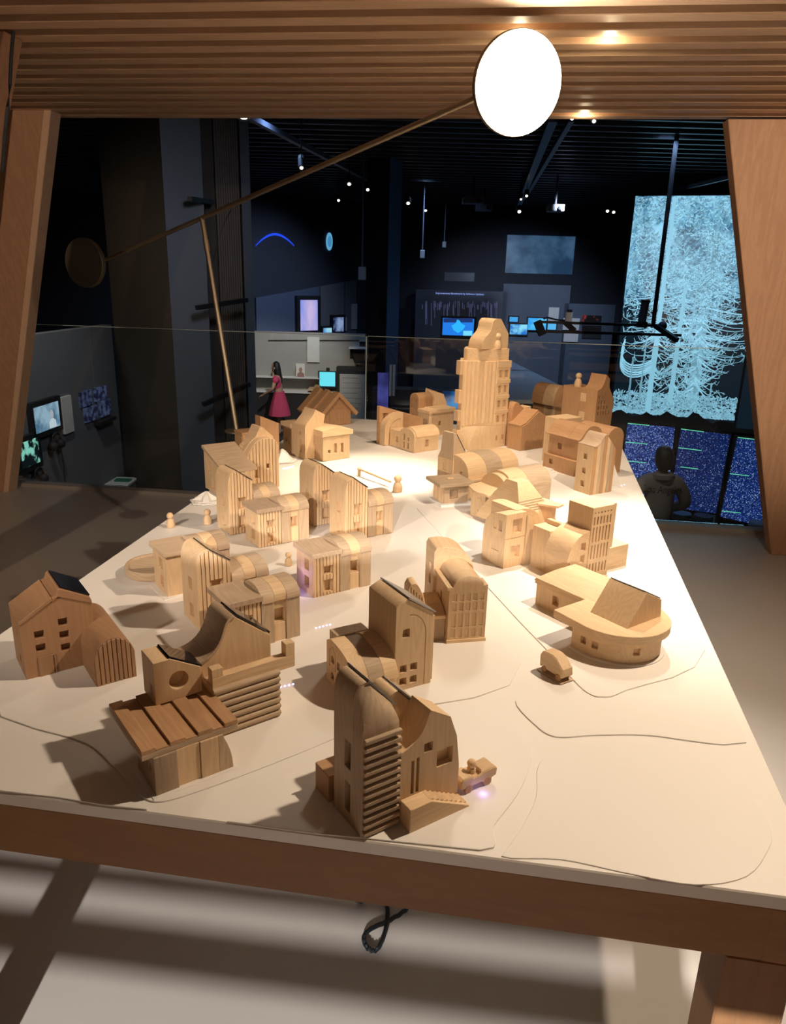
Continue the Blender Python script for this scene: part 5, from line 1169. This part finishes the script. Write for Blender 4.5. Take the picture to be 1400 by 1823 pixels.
for k in range(520):                                        # branches that leave a trunk, sag and turn up at the tip
    s0, t0, t1, wd, v = trunks[rs.choice((0, 0, 1, 1, 2, 2, 2, 5))]; t = .10 + rs.random() ** .8 * .62; sd = rs.choice((-1, 1))
    ln = (.04 + .20 * rs.random() ** 1.6) * (1.25 if t > .3 else .75); dr_ = -.01 - .05 * rs.random()
    if s0 > .6 and sd > 0: ln *= 1.25
    q_ = bez((s0, t), (s0 + sd * ln * .4, t + dr_ * .4), (s0 + sd * ln * .75, t + dr_ * 1.2), (s0 + sd * ln, t + dr_ + .03 * rs.random()), 5)
    stroke([clampS(p) for p in q_], .012 * (.4 + rs.random()), .004, cyan(.45 + .6 * rs.random()), .006 + .00001 * (k % 40))
    e_ = q_[-1]
    for j in range(2): stroke([clampS(e_), clampS((e_[0] + sd * rs.random() * .03, e_[1] + (rs.random() - .4) * .03)), clampS((e_[0] + sd * rs.random() * .06, e_[1] + (rs.random() - .3) * .05))], .007, .003, cyan(.5 + .5 * rs.random()), .0065)
for k in range(4600):                                        # needles of the crowns
    s = rs.random(); t = .46 + rs.random() * .54
    if s > .86 and t < .70 - .2 * (1 - s): continue
    if t < .60 and rs.random() < (.60 - t) * 6: continue
    hole_ = min(((s - a) / .07) ** 2 + ((t - b) / .022) ** 2 for a, b in ((.20, .87), (.22, .70), (.42, .63), (.50, .80), (.15, .56), (.36, .72), (.70, .86), (.85, .66), (.28, .50)))
    if hole_ < 1 and rs.random() < .85: continue
    an = rs.uniform(-.9, .9) + (0 if rs.random() < .5 else pi / 2 * .5); ln = .012 + .03 * rs.random()
    stroke([clampS((s, t)), clampS((s + ln * .5 * cos(an), t + ln * .3 * sin(an) - .004)), clampS((s + ln * cos(an), t + ln * .6 * sin(an)))], .009, .003, cyan(.30 + .75 * rs.random() ** 1.3), .008 + .00001 * (k % 60))
for k in range(1800):                                        # undergrowth
    s = rs.random(); t = .035 + .10 * rs.random() ** 1.6; an = rs.uniform(.1, 3.0); ln = .02 + .03 * rs.random()
    stroke([clampS((s, t)), clampS((s + ln * .5 * cos(an), t + ln * .25 * sin(an))), clampS((s + ln * cos(an), t + ln * .35 * sin(an)))], .010, .005, cyan(.4 + .5 * rs.random()), .007)
for k in range(6):                                           # drooping loops at the lower left
    q_ = bez((.29, .24 + .01 * k), (.10, .16 + .012 * k), (-.02, .24 + .01 * k), (.05, .32 + .012 * k), 10)
    stroke([clampS(p) for p in q_], .016, .010, cyan(.8 + .1 * (k % 3)), .0085)
me = bpy.data.meshes.new('picture_strokes'); me.from_pydata([tuple(v) for v in SV], [], SF); me.materials.append(tree_mat())
ca = me.color_attributes.new('tint', 'FLOAT_COLOR', 'POINT'); ca.data.foreach_set('color', [c for q_ in ST for c in q_])
o = bpy.data.objects.new('picture_strokes', me); COL.objects.link(o); o.parent = TS; o['kind'] = 'stuff'
hl = [(0, 0)] + [(k / 24, .028 + .022 * sin(k * .9) * sin(k * .37 + 1) + (.02 if 6 < k < 12 or 15 < k < 20 else 0)) for k in range(25)] + [(1, 0)]
obj('picture_foreground', loft([[sp3(a, b, .011) for a, b in hl], [sp3(a, b, .009) for a, b in hl]]), BLACK, TS)

# --- three leaning data screens
def data_mat(name, dens, s, seed):
    m, n, l, b = new_mat(name); b.inputs['Base Color'].default_value = (.002, .002, .006, 1); b.inputs['Roughness'].default_value = .3
    tc = n.new('ShaderNodeTexCoord'); mp = n.new('ShaderNodeMapping'); mp.inputs['Scale'].default_value = (150, 1, 120); mp.inputs['Location'].default_value = (seed, .37, seed * 2)
    fl = n.new('ShaderNodeVectorMath'); fl.operation = 'FLOOR'; wn_ = n.new('ShaderNodeTexWhiteNoise'); wn_.noise_dimensions = '3D'
    cr = n.new('ShaderNodeValToRGB'); cr.color_ramp.interpolation = 'LINEAR'; e = cr.color_ramp.elements
    e[0].position = 0; e[0].color = (.004, .012, .075, 1); e[1].position = 1; e[1].color = (.55, .68, 1, 1)
    x_ = e.new(1 - dens * 2.2); x_.color = (.010, .035, .20, 1); y_ = e.new(1 - dens); y_.color = (.06, .13, .55, 1)
    sz = n.new('ShaderNodeSeparateXYZ'); cx_ = n.new('ShaderNodeCombineXYZ')
    l.new(tc.outputs['Object'], mp.inputs[0]); l.new(mp.outputs[0], sz.inputs[0]); l.new(sz.outputs[0], cx_.inputs[0]); l.new(sz.outputs[2], cx_.inputs[2])
    l.new(cx_.outputs[0], fl.inputs[0]); l.new(fl.outputs[0], wn_.inputs['Vector']); l.new(wn_.outputs['Value'], cr.inputs[0])
    l.new(cr.outputs[0], b.inputs['Emission Color']); b.inputs['Emission Strength'].default_value = s
    return m
GREEN = emit('data_green', (.20, .95, .55), .8)
def data_screen(TLp, TRp, BRp, BLp, mat, bars, label):
    A, B, C_, D_ = at(*TLp, 9.15), at(*TRp, 9.15), at(*BRp, 9.0), at(*BLp, 9.0)
    o_ = empty('data_screen', (D_.x, D_.y, ZF), 0, label, 'screen', 'standing data screens in the hall'); L_ = o_.location
    nr = (B - A).cross(D_ - A).normalized(); nr = -nr if nr.y > 0 else nr
    g_ = .022; u_ = (B - A).normalized() * g_; v_ = (A - D_).normalized() * g_
    fr = [A - u_ + v_, B + u_ + v_, C_ + u_ - v_, D_ - u_ - v_]
    obj('case', loft([[p - L_ - nr * .002 for p in fr], [p - L_ - nr * .07 for p in fr]]), BLACK, o_, .004)
    q_ = [A, B, C_, D_]; obj('display', loft([[p - L_ + nr * .004 for p in q_], [p - L_ - nr * .002 for p in q_]]), mat, o_)
    for s0, s1, t in bars:
        P_ = lambda s, t2: A + (B - A) * s + (D_ - A) * t2 - L_ + nr * .006
        r_ = [P_(s0, t + .009), P_(s1, t + .009), P_(s1, t), P_(s0, t)]
        obj('title_bar', loft([r_, [p - nr * .002 for p in r_]]), GREEN, o_)
    m_ = (C_ + D_) / 2
    obj('stand', box(m_.x - L_.x - .3, m_.x - L_.x + .3, m_.y - L_.y + .1, m_.y - L_.y + .2, 0, m_.z - ZF + .2), STEEL, o_)
data_screen((1118, 753), (1202, 761), (1186, 905), (1102, 893), data_mat('data_dense', .15, .85, 3), ((.0, .46, .0), (.0, .46, .235), (.05, .47, .47)), 'left data screen of blue speckles, partly hidden by the man')
data_screen((1213, 763), (1301, 774), (1275, 914), (1192, 903), data_mat('data_dim', .06, .6, 11), ((.0, .46, .0), (.0, .47, .235), (.1, .46, .47)), 'middle data screen of dim blue speckles right of the man')
data_screen((1314, 778), (1400, 788), (1372, 940), (1283, 920), data_mat('data_bright', .09, .85, 17), ((.0, .40, .0), (.0, .40, .45), (.0, .40, .92)), 'right data screen of bright blue speckles beside the post')
for x_, y_, lb, mt in ((1214, 922, 'pale blue stool below the gap of the data screens', (.16, .30, .42)), (1252, 926, 'dark blue stool below the middle data screen', (.035, .06, .10)), (1350, 938, 'blue stool below the right data screen', (.10, .18, .28))):
    p_ = at(x_, y_, 8.3); o = empty('stool', (p_.x, p_.y, ZF), 0, lb, 'stool', 'stools by the data screens'); hz = p_.z - ZF + .06
    obj('seat', revolve([(.001, hz - .08), (.105, hz - .08), (.112, hz - .04), (.105, hz), (.001, hz)], 24), plain('stool_' + str(x_), mt, .5), o)
    obj('column', revolve([(.001, .02), (.03, .02), (.03, hz - .08), (.001, hz - .08)], 12), STEEL, o); obj('foot', revolve([(.001, 0), (.10, 0), (.10, .02), (.001, .025)], 20), STEEL, o)

# --- hanging rig in front of the tree screen
r0 = at(1163, 580, 10.5); rig = empty('hanging_rig', r0, 0, 'black rig of rails and camera hanging from a rod before the tree screen', 'camera rig')
rp = lambda x_, y_, Y_=10.5: at(x_, y_, Y_) - r0
tp_ = at(1191, 346, 10.5); 
obj('rod', tube([Vector((0, 0, 0)), Vector((0, 0, 3.6 - r0.z))], .03), BLACK, rig)
for a, b, w_ in (((958, 573), (1176, 580), .035), ((968, 590), (1213, 597), .035)): obj('rail', bar(rp(*a), rp(*b), .05, w_), STEEL, rig)
obj('cross_arm', bar(rp(1168, 580), rp(1206, 606, 10.2), .07, .06), STEEL, rig); obj('hub', ball(tuple(rp(1180, 580)), .06), BLACK, rig)
c = rp(1148, 556); obj('tube', tube([rp(1143, 576), rp(1150, 536)], .055, 14), plain('rig_tube', (.16, .22, .28), .15), rig)
obj('tube_cap', tube([rp(1150, 538), rp(1150.5, 534)], .062, 14), BLACK, rig); obj('tube_base', tube([rp(1142.5, 583), rp(1144, 573)], .075, 14), BLACK, rig)
obj('camera_body', tube([rp(1012, 572), rp(1014, 556)], .05, 12), WHITEP, rig); obj('camera_lens', tube([rp(1014.5, 556), rp(1015, 551)], .035, 12), BLACK, rig)
obj('camera_arm', bar(rp(1006, 573), rp(1023, 589), .07, .07), BLACK, rig); obj('camera_cable', tube([rp(1008, 571), rp(990, 569), rp(975, 565), rp(968, 568)], .012), BLACK, rig)
obj('end_block', bar(rp(957, 572), rp(966, 596), .10, .10), BLACK, rig)

# --- ceiling: tracks, spotlights, projectors, pendants
def cz(px, py, z): return on_z(px, py, z)
TRK = plain('track_grey', (.10, .11, .14), .4)
for k, (a, b, z, w_, lb) in enumerate((((440, 206), (668, 326), 3.30, .07, 'lighting track running back from the small bright lamp'), ((985, 212), (922, 372), 3.30, .10, 'left lighting track above the tree screen side'), ((1018, 212), (935, 352), 3.36, .06, 'right lighting track beside the left one'), ((1196, 340), (1330, 308), 3.25, .05, 'light rail above the tree screen'))):
    A, B = cz(*a, z), cz(*b, z); c = A.copy(); g = bar(Vector(), B - A, w_, .06); o = obj('ceiling_track', g, TRK); o.location = c; tag(o, lb, 'light track')
SPOTM = emit('spot_face', (1.0, .95, .85), 4.0)
sl = ((434, 205, 6.3, 'brightest ceiling spotlight, left end of the far roof beam', 1.0), (537, 293, 9.5, 'upper of two spotlights touching each other by the lamp arm', .9), (537, 299, 9.2, 'lower of two spotlights touching each other by the lamp arm', .8), (622, 328, 12, 'spotlight left of the long pendant rod', .8), (655, 338, 12.3, 'spotlight right of the long pendant rod', .7), (603, 357, 15, 'faint spotlight below the track end', .6), (727, 362, 15, 'spotlight right of the black column top', .8), (758, 375, 17, 'faint spotlight near the pendant rods', .6), (925, 377, 15, 'lowest spotlight of the left ceiling track', .8), (938, 349, 14, 'spotlight at the end of the right ceiling track', .6), (928, 355, 14, 'spotlight between the two ceiling tracks', .5), (1082, 376, 15, 'left of the paired spotlights beside the tree screen', .7), (1093, 378, 15, 'right of the paired spotlights beside the tree screen', .7), (1019, 211, 6.2, 'spotlight under the far roof beam right of the glowing disc', .8), (1058, 216, 6.4, 'spotlight with small arm, right of the one by the glowing disc', .8))
for x_, y_, Y_, lb, s in sl:
    p_ = at(x_, y_, Y_); o = empty('spotlight', p_, 0, lb, 'spotlight', 'ceiling spotlights of the hall'); r_ = .0042 * Y_ * (1.4 if s == 1.0 else .62) * s
    dn = (EYEV - p_).normalized() * .6 + Vector((0, 0, -.6)); dn.normalize()
    obj('can', tube([-dn * .12, -dn * .004], r_ * 1.35 + .012, 14), BLACK, o); obj('lens', tube([-dn * .004, dn * .003], r_, 14), SPOTM, o)
    obj('yoke', tube([-dn * .08, Vector((0, 0, .0)) - dn * .08 + Vector((0, 0, max(.02, 3.63 - p_.z)))], .006, 6), BLACK, o)
for x_, y0, y1, y2, Y_, hw, lb in ((648, 293, 475, 499, 12.0, 6.5, 'long pendant rod with grey box, in front of the black column'), (755, 345, 445, 460, 16, 4, 'pendant with grey can right of the black column'), (794, 365, 430, 441, 17, 3.2, 'shortest pendant with grey can')):
    p_ = at(x_ - 3, y1, Y_); q_ = at(x_ - 3, y2, Y_); hw_ = hw * Y_ / FPX
    o = empty('pendant', q_, 0, lb, 'pendant', 'pendants hanging in the hall'); h_ = p_.z - q_.z
    obj('can', box(-hw_, hw_, -hw_, hw_, 0, h_), plain('pendant_' + str(x_), (.30, .29, .28), .5), o, .01); obj('rod', tube([(0, 0, h_), (0, 0, 3.62 - q_.z)], .012), TRK, o)
for x_, y_, Y_, w_, lb in ((843, 357, 15, .20, 'ceiling projector left of the glowing disc gap'), (862, 370, 16.5, .17, 'ceiling projector behind the first one'), (989, 371, 14.5, .14, 'pale ceiling projector near the right track')):
    p_ = at(x_, y_, Y_); o = empty('ceiling_projector', p_, 0, lb, 'projector', 'projectors on the hall ceiling')
    obj('body', box(-w_, w_, -.15, .15, -.06, .06), plain('projector_' + str(x_), (.22, .22, .25), .5), o, .01); obj('lens', tube([(w_ * .4, -.15, 0), (w_ * .4, -.19, 0)], .04, 12), BLACK, o); obj('mount', tube([(0, 0, .06), (0, 0, 3.62 - p_.z)], .02), BLACK, o)

# ------------------------------------------------------------------ people
def skin(name, V, E_, mat, parent, sub=2, root=0):
    """one continuous surface grown over joints: V = [(x, y, z, radius[, radius2])]"""
    me = bpy.data.meshes.new(name); me.from_pydata([v[:3] for v in V], E_, []); o_ = bpy.data.objects.new(name, me); COL.objects.link(o_)
    o_.modifiers.new('skin', 'SKIN')
    for i, v in enumerate(V):
        d_ = me.skin_vertices[0].data[i]; d_.radius = (v[3], v[4] if len(v) > 4 else v[3]); d_.use_root = (i == root)
    sm = o_.modifiers.new('sub', 'SUBSURF'); sm.levels = sub; sm.render_levels = sub
    dg_ = bpy.context.evaluated_depsgraph_get(); dg_.update(); m2_ = bpy.data.meshes.new_from_object(o_.evaluated_get(dg_))
    o_.modifiers.clear(); o_.data = m2_; m2_.materials.clear(); m2_.materials.append(mat); m2_.shade_smooth(); o_.parent = parent
    return o_
def person(loc, ang, label, skin_m, hair_m, top_m, leg_m, arms, lean=0.0, dress=False, s=1.0):
    o_ = empty('person', loc, ang, label, 'person'); o_.scale = (s, s, s)
    V = [(0, 0, .95, .13, .11), (0, lean * .3, 1.15, .125, .10), (0, lean * .6, 1.32, .15, .105), (0, lean * .8, 1.44, .10, .08), (0, lean, 1.52, .055), (0, lean + .01, 1.58, .06)]
    E_ = [(0, 1), (1, 2), (2, 3), (3, 4), (4, 5)]
    def add(chain, start):
        k = start
        for c in chain: V.append(c); E_.append((k, len(V) - 1)); k = len(V) - 1
        return k
    hands = []
    for sx in (-1, 1):
        el, wr = arms[0 if sx < 0 else 1]
        k = add([(sx * .17, lean * .8, 1.42, .062), (*el, .042), (*wr, .028)], 3)
        d_ = (Vector(wr) - Vector(el)).normalized(); hd = Vector(wr) + d_ * .07
        k = add([(*hd, .032, .02)], k); hands.append(k)
        sd = d_.cross(Vector((0, 0, 1))).normalized() if abs(d_.z) < .9 else Vector((0, 1, 0))
        for j, (of, ln) in enumerate(((-.024, .065), (-.008, .078), (.008, .075), (.024, .058))):
            a_ = hd + sd * of + d_ * .02; add([(*(a_ + d_ * ln * .5), .0085), (*(a_ + d_ * ln + Vector((0, 0, -.012))), .007)], k)
        add([(*(hd + sd * -.04 - d_ * .02), .010), (*(hd + sd * -.055 + d_ * .025), .008)], k)
        k = add([(sx * .095, 0, .86, .085), (sx * .10, .01, .50, .058), (sx * .10, -.01, .10, .04), (sx * .10, .13, .04, .036, .028)], 0)
    skin('body', V, E_, skin_m, o_)
    # head with face
    hv = []
    prof = [(.002, -.115), (.045, -.108), (.062, -.075), (.070, -.03), (.076, .02), (.078, .06), (.068, .10), (.04, .128), (.002, .137)]
    rings = []
    for r, z in prof:
        rings.append([(r * cos(2 * pi * i / 20), r * 1.18 * sin(2 * pi * i / 20) + (.012 if z < -.05 and sin(2 * pi * i / 20) > 0 else 0), z) for i in range(20)])
    hc = Vector((0, lean + .03, 1.66)); sh = lambda g: ([Vector(v) + hc for v in g[0]], g[1])
    obj('head', sh(loft(rings)), skin_m, o_)
    obj('nose', sh(loft([[(-.012, .088, -.03), (.012, .088, -.03), (.006, .09, .012), (-.006, .09, .012)], [(-.006, .112, -.026), (.006, .112, -.026), (.003, .096, .012), (-.003, .096, .012)]])), skin_m, o_)
    for sx in (-1, 1):
        obj('eye', sh(ball((sx * .030, .080, .012), .010, 10, 8)), WHITEP, o_); obj('ear', sh(ball((sx * .078, 0, -.005), .02, 10, 8, 1.5)), skin_m, o_)
    obj('mouth', sh(box(-.022, .022, .084, .092, -.064, -.056)), plain('lip_' + label[:6], (.30, .10, .09), .6), o_)
    if dress:
        obj('hair', sh(loft([[(r * cos(2 * pi * i / 20), r * .98 * sin(2 * pi * i / 20) - .035 + y_, z) for i in range(20)] for r, z, y_ in ((.03, -.42, -.06), (.075, -.36, -.055), (.092, -.20, -.03), (.094, -.05, -.005), (.094, .05, .012), (.078, .115, .014), (.03, .15, .014), (.002, .153, .014))])), hair_m, o_)
        skin('dress_top', [(0, lean * .3, 1.05, .135, .12), (0, lean * .6, 1.30, .165, .125), (0, lean * .8, 1.43, .12, .10), (-.18, lean * .8, 1.42, .08), (-.24, lean * .8 + .02, 1.30, .065), (.18, lean * .8, 1.42, .08), (.24, lean * .8 + .02, 1.30, .065)], [(0, 1), (1, 2), (2, 3), (3, 4), (2, 5), (5, 6)], top_m, o_)
        obj('skirt', loft([[(r * cos(2 * pi * i / 28) * (1 + .05 * cos(7 * 2 * pi * i / 28)), r * .9 * sin(2 * pi * i / 28) + lean * .2, z) for i in range(28)] for r, z in ((.30, .52), (.27, .66), (.21, .86), (.15, 1.04), (.14, 1.10))]), top_m, o_)
    else:
        obj('hair', sh(loft([[(r * cos(2 * pi * i / 20), r * 1.15 * sin(2 * pi * i / 20) - .022 + y_, z) for i in range(20)] for r, z, y_ in ((.05, -.115, -.03), (.078, -.09, -.03), (.094, -.03, -.022), (.098, .05, -.004), (.088, .11, .006), (.05, .148, .01), (.002, .155, .01))])), hair_m, o_)
        tv = [(0, 0, .88, .185, .15), (0, lean * .3, 1.10, .19, .15), (0, lean * .6, 1.32, .205, .145), (0, lean * .8, 1.455, .13, .11), (0, lean * .9, 1.50, .085)]
        te = [(0, 1), (1, 2), (2, 3), (3, 4)]
        for sx in (-1, 1):
            el, wr = arms[0 if sx < 0 else 1]; k = 3
            for c in ((sx * .185, lean * .8, 1.42, .095), (*(Vector(el) + Vector((sx * .01, -.01, 0))), .078), (*wr, .055)): tv.append(c); te.append((k, len(tv) - 1)); k = len(tv) - 1
        hd_ = skin('hoodie', tv, te, top_m, o_)
        obj('hood', [(v[0] * 1.0, v[1] * .8 + lean - .06, v[2] + 1.50) for v in revolve([(.09, -.06), (.125, -.03), (.13, .02), (.10, .045), (.07, .03)], 24)[0]] and ([(v[0], v[1] * .75 + lean - .05, v[2] + 1.49) for v in revolve([(.09, -.06), (.125, -.03), (.125, .015), (.10, .035), (.07, .02)], 24)[0]], revolve([(.09, -.06), (.125, -.03), (.125, .015), (.10, .035), (.07, .02)], 24)[1]), top_m, o_)
        o_['_h'] = hd_.name
    lv = [(0, 0, .98, .15, .125)]; le = []
    for sx in (-1, 1):
        k = 0
        for c in ((sx * .10, 0, .86, .105), (sx * .105, .01, .50, .075), (sx * .105, -.01, .12, .058)): lv.append(c); le.append((k, len(lv) - 1)); k = len(lv) - 1
        if not dress: pass
        obj('shoe', [(v[0] + sx * .10, v[1] + .05, v[2]) for v in loft([[(-.045, -.12, 0), (.045, -.12, 0), (.05, .14, 0), (-.05, .14, 0)], [(-.045, -.12, .05), (.045, -.12, .05), (.045, .13, .04), (-.045, .13, .04)], [(-.035, -.10, .09), (.035, -.10, .09), (.03, .02, .08), (-.03, .02, .08)]])[0]] and ([(v[0] + sx * .10, v[1] + .05, v[2]) for v in loft([[(-.045, -.12, 0), (.045, -.12, 0), (.05, .14, 0), (-.05, .14, 0)], [(-.045, -.12, .05), (.045, -.12, .05), (.045, .13, .04), (-.045, .13, .04)], [(-.035, -.10, .09), (.035, -.10, .09), (.03, .02, .08), (-.03, .02, .08)]])[0]], loft([[(0, 0, 0)] * 4] * 3)[1]), BLACK, o_)
    if not dress: skin('trousers', lv, le, leg_m, o_)
    return o_
SKIN = plain('skin_tone', (.42, .25, .18), .6); HAIR = plain('dark_hair', (.012, .010, .010), .5)
hp = at(1186, 796, 8.0); man = person((hp.x + .0, 8.0, ZF), 0, 'person in a grey lettered hooded top facing the data screens', SKIN, HAIR, plain('hoodie_grey', (.34, .32, .31), .85), plain('trousers_dark', (.03, .03, .04), .8), (((-.33, .04, 1.14), (-.20, .24, 1.02)), ((.33, .04, 1.14), (.20, .24, 1.02))), s=(hp.z - ZF) / 1.805)
from mathutils.bvhtree import BVHTree
hd_ = bpy.data.objects[man['_h']]; del man['_h']
bv = BVHTree.FromPolygons([v.co.copy() for v in hd_.data.vertices], [tuple(p.vertices) for p in hd_.data.polygons])
tg = text_geo('Los Angeles', .115, .0); tv = []
for v in tg[0]:
    x_, z_ = v.x * .78, 1.335 + v.y * 1.1
    h = bv.ray_cast(Vector((x_, -2, z_)), Vector((0, 1, 0)))
    tv.append((x_, (h[0].y if h[0] else -.1) - .003, z_))
obj('lettering', (tv, tg[1]), BLACK, man)
hp = at(497, 644, 16.6)
person((hp.x, 16.6, ZF), 84, 'person with long dark hair in a pink dress at the desk', SKIN, HAIR, plain('pink_dress', (.50, .045, .12), .8), BLACK, (((-.27, .10, 1.18), (-.16, .36, 1.02)), ((.27, .10, 1.18), (.16, .36, 1.02))), lean=.06, dress=True, s=(hp.z - ZF) / 1.805)
finish()
